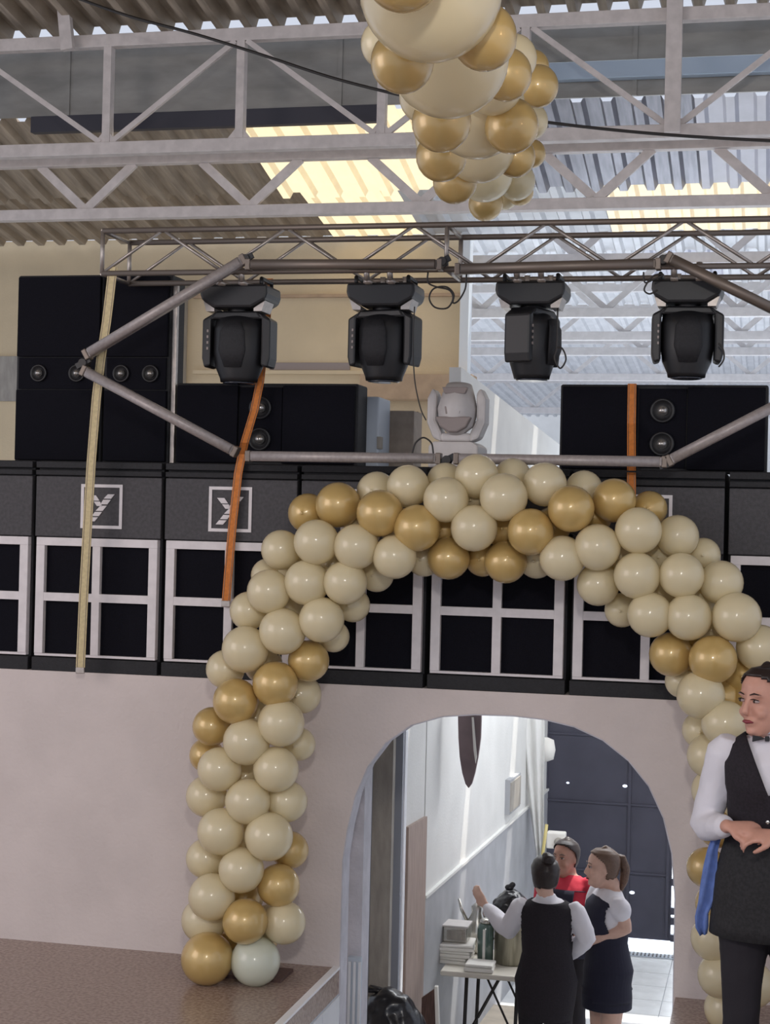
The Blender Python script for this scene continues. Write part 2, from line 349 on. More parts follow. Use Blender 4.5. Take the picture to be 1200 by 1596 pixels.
# hinges on the gate's right edge
hg = None
for yy in (1375, 1420, 1436, 1462):
    z = at(1052, yy, GY).z-gz; MB().box((lx1, -0.02, z-0.03), (lx1+0.09, 0.03, z+0.03)).build('hinge', M['gate'], gate)
# drain grate
dp0, dp1 = atz(966, 1486, ZF), atz(1053, 1493, ZF)
dg = thing('drain_grate', 'narrow slotted drain grate in the floor before the gate', 'grate', (dp0.x-1.0, dp0.y, ZF+0.002))
MB().box((0, -0.06, 0), (2.0, 0.06, 0.006)).build('frame', M['bluegrey'], dg)
for k in range(60): MB().box((0.02+k*0.033, -0.045, 0.006), (0.034+k*0.033, 0.045, 0.011)).build('bar', M['drain'], dg)
# white drape / tilted duct hanging near the gate
dr = MB(); pts = []
YD = 13.6
for k in range(13):
    t = k/12; xa = 803+(835-803)*t; xb = 849+(848-849)*t; y0_ = 1105+(1335-1105)*t
    a, b = at(xa, y0_, YD), at(xb, y0_, YD); row = []
    for j in range(13):
        u = j/12; p = a.lerp(b, u); p.y += 0.03*math.sin(u*math.pi*5+t*1.5); row.append(p)
    pts.append(row)
vs = [p for r in pts for p in r]+[p+V((0, 0.012, 0)) for r in pts for p in r]; n_ = 13*13
fs = []
for i in range(12):
    for j in range(12):
        a = i*13+j; fs.append((a, a+1, a+14, a+13)); fs.append((n_+a, n_+a+13, n_+a+14, n_+a+1))
for i in range(12):
    fs.append((i, n_+i, n_+i+1, i+1)); a = 12*13+i; fs.append((a, a+1, n_+a+1, n_+a)); a = i*13; fs.append((a, a+13, n_+a+13, n_+a)); a = i*13+12; fs.append((a, n_+a, n_+a+13, a+13))
dr.add(vs, fs); tag(dr.build('white_drape', M['corr_wall'], smooth=True), 'white cloth drape gathered beside the dark gate', 'drape')
p = at(850, 1168, 13.9)
wl = thing('wall_lamp', 'rounded white wall lamp beside the top of the dark gate', 'lamp', p)
MB().lathe([(0.02, -0.1), (0.07, -0.08), (0.085, 0), (0.07, 0.08), (0.02, 0.1)], 16).build('shade', M['foam'], wl, smooth=True)
MB().box((-0.14, -0.02, -0.03), (-0.06, 0.03, 0.03)).build('bracket', M['whiteplastic'], wl)
# electrical box on wall
e0, e1 = cw(787, y=1235), cw(803, y=1235); ez0, ez1 = cw(795, y=1262).z, cw(795, y=1210).z
eb = thing('fuse_box', 'small grey electrical box mounted on the white corridor wall', 'box', (e0.x, e0.y, ez0))
MB().prism([(0,0,0), (e1.x-e0.x, e1.y-e0.y, 0), (e1.x-e0.x, e1.y-e0.y, ez1-ez0), (0, 0, ez1-ez0)], nrc*0.04).build('case', M['dado'], eb)
MB().prism([V((0.0,0.0,0.02))+nrc*0.04, V((e1.x-e0.x, e1.y-e0.y, 0.02))*0.95+nrc*0.04, V(((e1.x-e0.x)*.95, (e1.y-e0.y)*.95, ez1-ez0-0.02))+nrc*0.04, V((0,0,ez1-ez0-0.02))+nrc*0.04], nrc*0.008).build('lid', M['concrete'], eb)
# pointed brown board hanging
YS = 10.6
sp = [(713,1095),(714,1150),(716,1180),(720,1205),(725,1222),(730,1229),(735,1222),(740,1205),(745,1180),(749,1150),(751,1095)]
sh = thing('hanging_board', 'brown pointed board hanging down against the white corridor wall', 'board', at(731, 1095, YS))
MB().prism(rel(sh, *[at(x, y, YS) for x, y in sp]), (0, 0.03, 0)).build('blade', M['shield'], sh, bevel=0.006)
MB().prism(rel(sh, *[at(x, y, YS-0.012) for x, y in [(735,1118),(738,1118),(743,1180),(741,1190),(738,1170)]]), (0, 0.01, 0)).build('light_stripe', M['foam'], sh)
MB().tube(rel(sh, at(731, 1096, YS), at(731, 1040, YS)), 0.004, 6).build('cord', M['cable'], sh)
# yellow pipe and small box by gate
p0, p1 = at(852, 1285, 13.2), at(844, 1345, 13.2)
tag(MB().tube([p0, p1, V((p1.x, p1.y, ZF))], 0.013, 8).build('yellow_pipe', mat('yellow_pvc', (0.6, 0.5, 0.2), 0.5), smooth=True), 'thin yellowish pipe running down beside the white drape', 'pipe')
p = at(868, 1310, 13.4)
mt = thing('wall_meter', 'small pale meter box behind the person in red', 'box', p)
MB().box((-0.08, -0.05, -0.06), (0.07, 0.05, 0.07)).build('case', M['foam'], mt, bevel=0.01)
MB().lathe([(0.035, 0), (0.035, 0.02), (0.02, 0.03)], 14, Matrix.Translation((0.02, -0.05, 0)) @ Matrix.Rotation(math.pi/2, 4, 'X')).build('dial', M['concrete'], mt)
# low beige step on the left
st0 = atz(700, 1559, ZF+0.06); st1 = atz(820, 1573, ZF+0.06)
struct(MB().box((st0.x-1.0, 9.8, ZF), (st1.x, st0.y, ZF+0.06)).build('floor_step', mat('beige_step', (0.50, 0.44, 0.36), 0.7, noise=0.08, nscale=10)))

# ------------------------------------------------------------------ table with catering things
TZ = -0.76
ta, tb = atz(678, 1492, TZ), atz(822, 1500, TZ)
TYc = ta.y; tw = tb.x-ta.x
wx = (pB+dirc*((TYc+0.32-pB.y)/dirc.y)).x+0.03; tw -= max(0, wx-ta.x); ta.x = max(ta.x, wx)
tbl = thing('folding_table', 'white folding table with thin black legs against the corridor wall', 'table', (ta.x, TYc-0.3, ZF))
MB().box((0, 0, TZ-ZF-0.035), (tw+0.12, 0.62, TZ-ZF)).build('tabletop', M['tablewhite'], tbl, bevel=0.01)
lh = TZ-ZF-0.035
for lx in (0.16, tw-0.02):
    for ly in (0.08, 0.54): MB().tube([(lx, ly, lh), (lx-0.02, ly, 0)], 0.012, 8).build('leg', M['cable'], tbl, smooth=True)
    MB().tube([(lx, 0.08, 0.12), (lx, 0.54, 0.12)], 0.009, 6).build('crossbar', M['cable'], tbl, smooth=True)
for ly in (0.08, 0.54):
    MB().tube([(0.16, ly, 0.38), (0.37, ly, lh)], 0.008, 6).build('brace', M['cable'], tbl, smooth=True)
    MB().tube([(tw-0.02, ly, 0.38), (tw-0.22, ly, lh)], 0.008, 6).build('brace', M['cable'], tbl, smooth=True)
def ontable(px, dy, z=TZ): 
    q = at(px, 1450, TYc+dy); return V((q.x, q.y, z))
def pot(px, dy, r, h, name, label, m, cat, lid=True, handle=True):
    t = thing(name, label, cat, ontable(px, dy))
    MB().lathe([(r*0.96, 0), (r, 0.01), (r, h), (r*1.04, h+0.006), (r*1.04, h+0.012), (r*0.97, h+0.012), (r*0.97, 0.02)], 28).build('body', m, t, smooth='auto')
    if handle:
        for s in (-1, 1): MB().tube([(s*r, -0.03, h*0.75), (s*(r+0.03), -0.03, h*0.77), (s*(r+0.03), 0.03, h*0.77), (s*r, 0.03, h*0.75)], 0.005, 6).build('handle', M['steel'], t, smooth=True)
    if lid:
        MB().lathe([(r*1.03, h+0.013), (r*0.8, h+0.03), (0.02, h+0.04), (0.012, h+0.06), (0.02, h+0.065), (0.005, h+0.075)], 28).build('lid', m, t, smooth='auto')
    return t
pot(798, 0.04, 0.115, 0.29, 'steel_stockpot', 'tall steel stockpot under the black bag beside the reaching arm', mat('dull_steel', (0.36, 0.34, 0.27), 0.45, 0.7, noise=0.3, nscale=8, stretch=(4, 4, 0.5)), 'pot', lid=False)
# dispenser
dsp = thing('drink_dispenser', 'dark green glass drink dispenser behind the white foam tray', 'dispenser', ontable(757, -0.04))
MB().lathe([(0.045, 0), (0.052, 0.01), (0.054, 0.22), (0.045, 0.25), (0.035, 0.26)], 24).build('jar', M['glassy'], dsp, smooth='auto')
MB().lathe([(0.038, 0.26), (0.038, 0.28), (0.02, 0.29)], 20).build('lid', M['steel'], dsp, smooth='auto')
MB().box((-0.008, -0.062, 0.02), (0.008, -0.053, 0.23)).build('strip', M['foam'], dsp)
# chafing box
q = ontable(712, 0.0)
chf = thing('steel_chafing_dish', 'square steel dish standing on the stacked white plates', 'dish', q+V((0, 0, 0.125)))
MB().box((-0.08, -0.08, 0), (0.08, 0.08, 0.10)).build('pan', M['steel'], chf, bevel=0.01)
MB().box((-0.088, -0.088, 0.1), (0.088, 0.088, 0.112)).build('rim', M['whiteplastic'], chf, bevel=0.003)
MB().box((-0.05, -0.084, 0.02), (0.05, -0.0805, 0.08)).build('window_plate', M['concrete'], chf)
for k in range(3):
    t = thing('foam_box', ['lowest white foam food box of the stack under the steel dish', 'middle white foam food box of the stack under the steel dish', 'topmost white foam food box, right under the steel dish'][k], 'box', q+V((0.012*(k-1), -0.02, 0.042*k)), 0.1*(k-1), 'stacked foam boxes on the folding table')
    MB().prism([(-0.115, -0.12, 0), (0.115, -0.12, 0), (0.105, 0.12, 0), (-0.105, 0.12, 0)], (0, 0, 0.022)).build('base', M['foam'], t, bevel=0.006)
    MB().box((-0.11, -0.115, 0.0225), (0.11, 0.115, 0.040)).build('lid', M['foam'], t, bevel=0.008)
q = ontable(750, -0.205)
ft = thing('foam_tray', 'white foam food tray lying at the front of the folding table', 'tray', q)
MB().prism([(-0.095, -0.08, 0), (0.095, -0.08, 0), (0.085, 0.08, 0), (-0.085, 0.08, 0)], (0, 0, 0.028)).build('base', M['foam'], ft, bevel=0.008)
MB().box((-0.09, -0.075, 0.029), (0.09, 0.08, 0.05)).build('lid', M['foam'], ft, bevel=0.012)
q = ontable(744, 0.235)
kt = thing('steel_kettle', 'small steel kettle with glinting lid behind the square dish', 'kettle', q)
MB().lathe([(0.07, 0), (0.08, 0.02), (0.07, 0.2), (0.04, 0.26), (0.045, 0.3), (0.01, 0.33)], 20).build('body', M['steel'], kt, smooth='auto')
MB().tube([(-0.06, 0, 0.18), (-0.11, 0, 0.27), (-0.13, 0, 0.34)], [0.014, 0.011, 0.008], 8).build('spout', M['steel'], kt, smooth=True)
MB().tube([(0.07, 0, 0.06), (0.12, 0, 0.1), (0.12, 0, 0.2), (0.06, 0, 0.24)], 0.007, 8).build('handle', M['cable'], kt, smooth=True)

# organic remeshed helper
def organic(mb, name, m, parent, voxel=0.01, smooth=4, disp=0.0, dscale=0.1):
    me = mb.mesh(name); o = bpy.data.objects.new(name, me); C.objects.link(o)
    r = o.modifiers.new('r', 'REMESH'); r.mode = 'VOXEL'; r.voxel_size = voxel
    if disp:
        tx = bpy.data.textures.new(name+'_t', 'CLOUDS'); tx.noise_scale = dscale
        d = o.modifiers.new('d', 'DISPLACE'); d.texture = tx; d.strength = disp; d.mid_level = 0.5
    sm = o.modifiers.new('s', 'SMOOTH'); sm.iterations = smooth; sm.factor = 0.5
    dg_ = bpy.context.evaluated_depsgraph_get(); me2 = bpy.data.meshes.new_from_object(o.evaluated_get(dg_))
    o.modifiers.clear(); o.data = me2; me2.name = name; me2.materials.clear(); me2.materials.append(m)
    for p_ in me2.polygons: p_.use_smooth = True
    if parent: o.parent = parent
    return o
q = ontable(795, 0.04, TZ+0.303)
bb = thing('knotted_black_bag', 'knotted black plastic bag sitting on top of the steel stockpot', 'bag', q)
organic(MB().loft([((0,0,0.0),0.09,0.09),((0,0,0.03),0.125,0.11),((0,0,0.08),0.12,0.11),((0,0,0.13),0.08,0.075),((-0.01,0,0.165),0.035,0.035)]), 'bag_body', M['bag'], bb, 0.008, 2, 0.03, 0.05)
organic(MB().ell((-0.012,0,0.18),(0.03,0.02,0.022)).ell((0.01,0,0.20),(0.02,0.012,0.02)), 'knot', M['bag'], bb, 0.005, 1)
# bin bag at the arch foot
q = atz(605, 1600, ZF); q = at(604, 1640, 9.1); q.z = ZF
zt = at(590, 1532, 9.1).z-ZF
bn = thing('black_bin_bag', 'large black bin bag slumped inside the arch by the plaster column', 'bag', (q.x, 9.0, ZF))
organic(MB().loft([((0.05,0,0.0),0.26,0.16),((0.05,0,0.15),0.28,0.17),((0.04,0,zt-0.28),0.24,0.16),((0.03,0,zt-0.19),0.20,0.15),((-0.005,0,zt-0.10),0.15,0.12),((-0.04,0,zt-0.05),0.10,0.09),((-0.055,0,zt-0.02),0.06,0.05)]), 'bag_body', M['bag'], bn, 0.014, 2, 0.05, 0.10)
organic(MB().ell((-0.06,0,zt-0.01),(0.07,0.04,0.02)), 'gathered_top', M['bag'], bn, 0.008, 1, 0.02, 0.05)
# dark board leaning under the table end
q = at(657, 1560, 9.9); q2 = at(692, 1560, 9.9); zt = at(668, 1541, 9.9).z
lb = thing('leaning_wood_board', 'dark brown board with pale edge leaning left of the folding table legs', 'board', (q.x, 9.9, ZF))
wd_ = q2.x-q.x; hh = zt-ZF
MB().prism([(0, 0, 0), (wd_*0.9, 0, 0), (wd_*0.55, 0, hh), (0, 0, hh*0.93)], (0, 0.03, 0)).build('panel', M['darkwood'], lb, bevel=0.003)
MB().prism([(wd_*0.9, -0.004, 0), (wd_*1.12, -0.004, 0), (wd_*0.70, -0.004, hh*1.02), (wd_*0.55, -0.004, hh*1.02)], (0, 0.035, 0)).build('pale_edge', M['foam'], lb, bevel=0.003)

# ------------------------------------------------------------------ bass speaker row on the balcony wall
ZB = ZTOP; ZT = at(600, 726, WY).z
seams = [-165, 48, 250, 462, 665, 887, 1130, 1385]
sx = [at(x, 900, WY).x for x in seams]; SH = ZT-ZB
subl = ['leftmost bass cabinet, mostly cut by the photo edge', 'bass cabinet with white grid, crossed by the yellow strap', 'bass cabinet with white grid, crossed by the orange strap hanging lowest',
        'bass cabinet behind the upper left bend of the balloon arch', 'bass cabinet framed under the crown of the balloon arch', 'bass cabinet behind the upper right shoulder of the balloon arch', 'bass cabinet at the right edge of the photo above the waitress']
def logo(parent, cx, y, cz, s, flip):
    # square frame
    t = s*0.07; h = s/2
    MB().box((cx-h, y-0.004, cz+h-t), (cx+h, y, cz+h)).box((cx-h, y-0.004, cz-h), (cx+h, y, cz-h+t)).box((cx-h, y-0.004, cz-h+t), (cx-h+t, y, cz+h-t)).box((cx+h-t, y-0.004, cz-h+t), (cx+h, y, cz+h-t)).build('logo_frame', M['whitepaint'], parent)
    mk = MB()
    def quad(a): mk.prism([(cx+x*h, y, cz+z*h) for x, z in a], (0, -0.004, 0))
    # striped bird-like Y mark
    quad([(-0.62, 0.50), (-0.28, 0.50), (-0.10, 0.26), (-0.42, 0.26)])
    quad([(-0.38, 0.22), (-0.07, 0.22), (0.03, 0.02), (-0.22, 0.02)])
    quad([(0.62, 0.56), (0.30, 0.56), (0.10, 0.36), (0.46, 0.36)])
    quad([(0.44, 0.31), (0.08, 0.31), (-0.05, 0.10), (0.28, 0.10)])
    quad([(0.26, 0.04), (-0.04, 0.04), (-0.28, -0.20), (0.06, -0.20)])
    quad([(0.03, -0.25), (-0.31, -0.25), (-0.46, -0.44), (-0.12, -0.44)])
    quad([(-0.15, -0.49), (-0.50, -0.49), (-0.66, -0.68), (-0.32, -0.68)])
    mk.build('logo_mark', M['whitepaint'], parent)
subs = []
for i in range(7):
    x0, x1 = sx[i]+0.010, sx[i+1]-0.010; Wd = x1-x0
    y0 = WY+0.015
    t = thing('bass_speaker', 'black '+subl[i], 'speaker', (x0, y0, ZB), 0, 'row of bass speakers on the wall'); subs.append(t)
    gz1 = at(620, 852, WY).z-ZB; gz0 = at(620, 1047, WY).z-ZB; b = 0.045
    MB().box((0, 0.03, 0.0), (Wd, 0.95, SH)).build('cabinet', M['blackwood'], t, bevel=0.006)
    MB().box((0, 0, gz1+0.004), (Wd, 0.03, SH-0.075)).build('upper_panel', M['panel'], t, bevel=0.004)
    MB().box((0, -0.006, SH-0.07), (Wd, 0.03, SH-0.045)).box((0, -0.004, SH-0.035), (Wd, 0.03, SH-0.004)).build('top_rail', M['blackwood'], t, bevel=0.003)
    MB().box((0, -0.006, 0.0), (Wd, 0.03, gz0-0.006)).build('bottom_rail', M['blackwood'], t, bevel=0.003)
    f0, f1 = 0.012, Wd-0.012; mx = (f0+f1)/2; mz = (gz0+gz1)/2; bt = 0.040
    fr = MB()
    fr.box((f0, -0.008, gz1-bt), (f1, 0.03, gz1)); fr.box((f0, -0.004, gz0), (f1, 0.03, gz0+0.012))
    fr.box((f0, -0.008, gz0+0.012), (f0+bt*1.1, 0.03, gz1-bt)); fr.box((f1-bt*1.1, -0.008, gz0+0.012), (f1, 0.03, gz1-bt))
    fr.build('white_frame', M['whitepaint'], t, bevel=0.002)
    MB().box((mx-bt*0.5, -0.006, gz0+0.012), (mx+bt*0.5, 0.03, gz1-bt)).build('mullion', M['whitepaint'], t)
    MB().box((f0+bt*1.1, -0.007, mz-bt*0.5), (f1-bt*1.1, 0.029, mz+bt*0.5)).build('cross_bar', M['whitepaint'], t)
    for (xa, xb) in ((f0+bt*1.1, mx-bt*0.5), (mx+bt*0.5, f1-bt*1.1)):
        for (za, zb_) in ((gz0+0.012, mz-bt*0.5), (mz+bt*0.5, gz1-bt)):
            MB().box((xa, 0.022, za), (xb, 0.034, zb_)).build('grille', M['grill'], t)
    cz = (gz1+SH-0.075)/2
    logo(t, Wd*0.5+(0.02 if i == 1 else -0.0), -0.001, cz+0.006, 0.215, False)

# full range cabinets (same model): upright pair at left, two lying
YC = WY+0.27
def full_range(name, label, P0, P1, upright):
    # P0: lower left world, P1: upper right world on plane YC
    t = thing(name, label, 'speaker', (P0.x, YC, P0.z), 0, 'full range speakers stacked on the bass row')
    W_, H_ = P1.x-P0.x, P1.z-P0.z
    MB().box((0, 0.02, 0), (W_, 0.21, H_)).build('cabinet', M['blackwood'], t, bevel=0.01)
    if upright:
        hc = H_*0.475; hh = 0.085
        MB().box((0.012, -0.004, hc+hh), (W_-0.012, 0.022, H_-0.012)).build('grille', M['grill'], t, bevel=0.004)
        MB().box((0.012, -0.004, 0.012), (W_-0.012, 0.022, hc-hh)).build('grille', M['grill'], t, bevel=0.004)
        MB().box((0.02, 0.008, hc-hh+0.006), (W_-0.02, 0.024, hc+hh-0.006)).build('horn_plate', M['grill'], t)
        cs = [(W_*0.28, hc), (W_*0.72, hc)]
    else:
        wc = W_*0.5 if label.find('right') >= 0 else W_*0.475; hh = 0.115
        MB().box((0.012, -0.004, 0.012), (wc-hh, 0.022, H_-0.012)).build('grille', M['grill'], t, bevel=0.004)
        MB().box((wc+hh, -0.004, 0.012), (W_-0.012, 0.022, H_-0.012)).build('grille', M['grill'], t, bevel=0.004)
        MB().box((wc-hh+0.006, 0.008, 0.02), (wc+hh-0.006, 0.024, H_-0.02)).build('horn_plate', M['grill'], t)
        cs = [(wc, H_*0.32), (wc, H_*0.70)]
    rs = 0.62 if upright else 0.8
    for (cx, cz) in cs:
        mt_ = Matrix.Translation((cx, 0.007, cz)) @ Matrix.Rotation(math.pi/2, 4, 'X') @ Matrix.Diagonal((rs, rs, 1, 1))
        rg = MB().lathe([(0.072, -0.001), (0.072, 0.010), (0.060, 0.013), (0.055, 0.004), (0.032, -0.0005)], 28, mt_).build('driver', M['black'], t, smooth='auto')
        MB().lathe([(0.033, 0.002), (0.031, 0.010), (0.022, 0.020), (0.010, 0.026), (0.002, 0.027)], 24, mt_).build('dome', M['driver'], rg, smooth=True)
    return t
full_range('upright_speaker', 'tall black upright speaker at far left, half behind the yellow strap', V((at(22, 600, YC).x, 0, ZT)), V((at(157, 600, YC).x, 0, at(90, 428, YC).z)), True)
full_range('upright_speaker', 'tall black upright speaker second from left, beside the grey bar', V((at(159, 600, YC).x, 0, ZT)), V((at(263, 600, YC).x, 0, at(210, 427, YC).z)), True)
full_range('lying_speaker', 'black speaker lying on its side behind the orange strap at left centre', V((at(272, 650, YC).x, 0, ZT)), V((at(556, 650, YC).x, 0, at(420, 597, YC).z)), False)
full_range('lying_speaker', 'black speaker lying on its side at right below the last moving head', V((at(872, 650, YC).x, 0, ZT)), V((at(1197, 650, YC).x, 0, at(1040, 599, YC).z)), False)
p0, p1 = at(266, 560, YC), at(262, 440, YC)
tag(MB().beam((p0.x, YC+0.05, ZT), (p0.x, YC+0.05, p1.z), 0.03, 0.03, (0, 1, 0)).build('lit_side_bar', M['alu'], bevel=0.003), 'square grey bar painting the lit right side of the upright speakers', 'pole')  # grey bar added where the upright cabinet's side catches the light
# added pale block, coloured as the daylight sheen on the lying speaker's side
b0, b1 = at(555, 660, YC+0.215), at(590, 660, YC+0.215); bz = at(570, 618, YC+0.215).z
fc = thing('speaker_side_sheen', 'pale blue-white block painting daylight sheen on the side of the left lying speaker', 'case', (b0.x, YC+0.215, ZT))
MB().box((0, 0, 0), (b1.x-b0.x, 0.25, bz-ZT)).build('sheen_block', M['bluegrey'], fc, bevel=0.008)
MB().box((b1.x-b0.x-0.004, -0.01, 0.10), (b1.x-b0.x+0.012, 0.05, 0.16)).build('side_tab', M['concrete'], fc)
b0, b1 = at(592, 660, YC+0.5), at(645, 660, YC+0.5); bz = at(610, 640, YC+0.5).z
bx = thing('cardboard_box', 'plain beige box on the speaker row left of the white moving head', 'box', (b0.x, YC+0.5, ZT))
MB().box((0, 0, 0), (b1.x-b0.x, 0.2, bz-ZT)).build('carton', mat('beige_card', (0.36, 0.30, 0.25), 0.8, noise=0.1), bx, bevel=0.004)
MB().box((0, 0.085, bz-ZT), (b1.x-b0.x, 0.115, bz-ZT+0.002)).build('tape', M['tan'], bx)

# ------------------------------------------------------------------ lighting truss
LY = 7.45; LB = LY+0.34
zt_ = at(600, 352, LY).z; zb2 = at(600, 421, LY).z
xl, xr = at(160, 380, LY).x, at(1290, 380, LY).x
lt = thing('lighting_truss', 'thin brown-grey metal lighting truss spanning above the moving heads', 'truss', (xl, LY, zb2))
L_ = xr-xl; Ht = zt_-zb2; DB = 0.34
for (y_, z_) in ((0, 0), (0, Ht), (DB, 0), (DB, Ht)):
    MB().tube([(0, y_, z_), (L_, y_, z_)], 0.014, 10).build('chord', M['alu_dark'], lt, smooth='auto')
nb = 11
for k in range(nb):
    xa = L_*k/nb; xb = L_*(k+1)/nb; u = k % 2
    for y_ in (0, DB):
        MB().tube([(xa, y_, Ht*u), (xb, y_, Ht*(1-u))], 0.008, 8).build('brace', M['alu'], lt, smooth='auto')
for xa in (0, L_/2, L_):
    for (a, b) in (((0, 0), (0, Ht)), ((DB, 0), (DB, Ht)), ((0, 0), (DB, 0)), ((0, Ht), (DB, Ht))):
        MB().tube([(xa, a[0], a[1]), (xa, b[0], b[1])], 0.011, 8).build('end_bar', M['alu'], lt, smooth='auto')
# slings carrying the truss

# pixel tubes
TYP = LY-0.06
def tube_light(a, b, label, dark=False, Y=TYP):
    A, B = at(*a, Y), at(*b, Y); t = thing('pixel_tube', label, 'tube light', A, 0, 'tube lights forming a long hexagon')
    d = B-A; n = d.normalized(); m1 = M['tube_dark'] if dark else M['tube']
    MB().beam((0, 0, 0), d, 0.044, 0.044, (0, -1, 0)).build('housing', m1, t, bevel=0.006)
    MB().tube([n*0.02+V((0, -0.016, 0)), d-n*0.02+V((0, -0.016, 0))], 0.024, 12).build('diffuser', M['tube'] if not dark else M['alu_dark'], t, smooth='auto')
    for e in (V((0, 0, 0)), d): MB().beam(e-n*0.012, e+n*0.012, 0.052, 0.056, (0, -1, 0)).build('end_cap', M['alu_dark'], t, bevel=0.004)
    return t
tube_light((136, 553), (381, 405), 'grey tube light rising from the left corner to the truss')
tube_light((132, 578), (367, 704), 'grey tube light falling from the left corner across the black speakers')
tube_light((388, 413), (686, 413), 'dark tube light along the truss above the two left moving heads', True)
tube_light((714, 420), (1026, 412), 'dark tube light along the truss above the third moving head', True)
tube_light((388, 711), (684, 715), 'grey tube light lying along the top left of the bass row')
tube_light((712, 715), (1036, 720), 'grey tube light lying along the top right of the bass row')
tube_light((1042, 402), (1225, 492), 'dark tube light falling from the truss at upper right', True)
tube_light((1043, 718), (1225, 624), 'grey tube light rising at right across the lying speaker')
def joint(px, py, label):
    t = thing('tube_joint', label, 'bracket', at(px, py, TYP), 0)
    MB().tube([(0, -0.025, 0), (0, 0.03, 0)], 0.02, 12).build('hub', M['cable'], t, smooth='auto')
    for s in (-1, 1): MB().beam((0, -0.01, 0), (s*0.035, -0.01, 0.018*s), 0.012, 0.03, (0, 0, 1)).build('ear', M['black'], t, bevel=0.002)
for a in ((384, 404, 'black joint where the upper left tubes meet'), (690, 408, 'black joint at the right end of the upper left tube'), (1034, 405, 'black joint where the upper right tubes meet'),
          (131, 566, 'black joint at the leftmost corner of the tube hexagon'), (697, 717, 'black joint between the two bottom tubes'), (1040, 722, 'black joint at the lower right bend of the tubes')): joint(*a)

# moving heads hanging
def moving_head(rot_head, label, px, body=M['black'], z_=None):
    top = at(px, 436, LY+0.17)
    t = thing('moving_head', label, 'stage light', (top.x, LY+0.17, zb2-0.012), 0, 'moving head lights hanging from the truss')
    k = 1/ppm(top)  # metres per pixel
    def z(y): return -(y-436)*k
    # clamps
    for s in (-1, 1):
        cl = MB().tube([(s*0.055, -0.16, 0.03), (s*0.055, -0.165, 0.0), (s*0.055, -0.15, -0.03)], 0.014, 8).tube([(s*0.055, 0.16, 0.03), (s*0.055, 0.165, 0), (s*0.055, 0.15, -0.03)], 0.014, 8)
        cl.box((s*0.055-0.016, -0.16, -0.045), (s*0.055+0.016, 0.16, -0.025)).build('clamp', M['alu'], t, smooth='auto')
    MB().box((-0.09, -0.06, -0.05), (0.09, 0.06, -0.035)).build('bracket', M['alu'], t, bevel=0.004)
    # base
    hb = 53*k; zt0, zt1 = z(448), z(484)
    pr_ = [(-hb, zt0), (hb, zt0), (hb*1.02, z(462)), (hb*0.96, z(472)), (hb*0.55, z(484)), (-hb*0.55, z(484)), (-hb*0.96, z(472)), (-hb*1.02, z(462))]
    MB().prism([(x, -0.12, zz) for x, zz in pr_], (0, 0.24, 0)).build('base', body, t, bevel=0.012)
    for s in (-1, 1):
        MB().tube([(s*hb*0.78, -0.08, zt0-0.004), (s*hb*0.78, -0.08, zt0+0.03), (s*hb*0.78, 0.08, zt0+0.03), (s*hb*0.78, 0.08, zt0-0.004)], 0.010, 8).build('handle', body, t, smooth='auto')
    for s in (-1, 1):
        MB().prism([(s*hb*0.60, -0.10, z(484)-0.001), (s*hb*0.94, -0.10, z(473)), (s*hb*0.84, -0.10, z(489)), (s*hb*0.60, -0.10, z(489))], (0, 0.14, 0)).build('corner_plate', M['alu'], t)
    MB().lathe([(0.06, z(484)+0.01), (0.06, z(490))], 20).build('swivel', body, t, smooth='auto')
    R = Matrix.Rotation(rot_head, 4, 'Z')
    # yoke
    ho = 55*k
    yk = MB()
    for s in (-1, 1):
        yk.prism([(s*ho*0.60, -0.065, z(488)), (s*ho, -0.065, z(500)), (s*ho*1.0, -0.065, z(560)), (s*ho*0.93, -0.065, z(575)), (s*ho*0.74, -0.065, z(572)), (s*ho*0.74, -0.065, z(500))], (0, 0.13, 0))
    yk.prism([(-ho*0.62, -0.065, z(487)), (ho*0.62, -0.065, z(487)), (ho*0.78, -0.065, z(500)), (-ho*0.78, -0.065, z(500))], (0, 0.13, 0))
    yk.xf(R).build('yoke', body, t, bevel=0.010)
    hd = MB().loft([((0, 0, z(492)), 26*k, 0.05), ((0, 0, z(498)), 38*k, 0.085), ((0, 0, z(515)), 41*k, 0.11), ((0, -0.0, z(550)), 41*k, 0.11), ((0, 0, z(572)), 38*k, 0.10), ((0, 0, z(590)), 30*k, 0.085), ((0, 0, z(596)), 29*k, 0.08)], n=28)
    h = hd.xf(R).build('head', body, t, smooth='auto')
    MB().lathe([(24*k, z(596)-0.001), (25*k, z(598)), (20*k, z(599))], 24).xf(R).build('lens', M['glass'], h, smooth='auto')
    MB().loft([((0, -0.100, z(505)), 12*k, 0.012), ((0, -0.115, z(520)), 20*k, 0.014), ((0, -0.115, z(550)), 22*k, 0.014), ((0, -0.100, z(575)), 14*k, 0.012)], n=20).xf(R).build('front_cover', M['blackwood'], h, smooth='auto')
    for kk in range(4): MB().box((-ho*0.85, -0.069, z(520+kk*9)), (-ho*0.80+0.0, -0.064, z(516+kk*9))).xf(R).build('vent', M['greyplastic'], h)
    return t
moving_head(0.0, 'black moving head light hanging first from left, above the left lying speaker', 376)
moving_head(math.radians(-12), 'black moving head light hanging second from left', 602)
moving_head(math.radians(72), 'black moving head light third from left, its yoke turned sideways', 832)
moving_head(0.1, 'black moving head light hanging rightmost, above the right lying speaker', 1073)

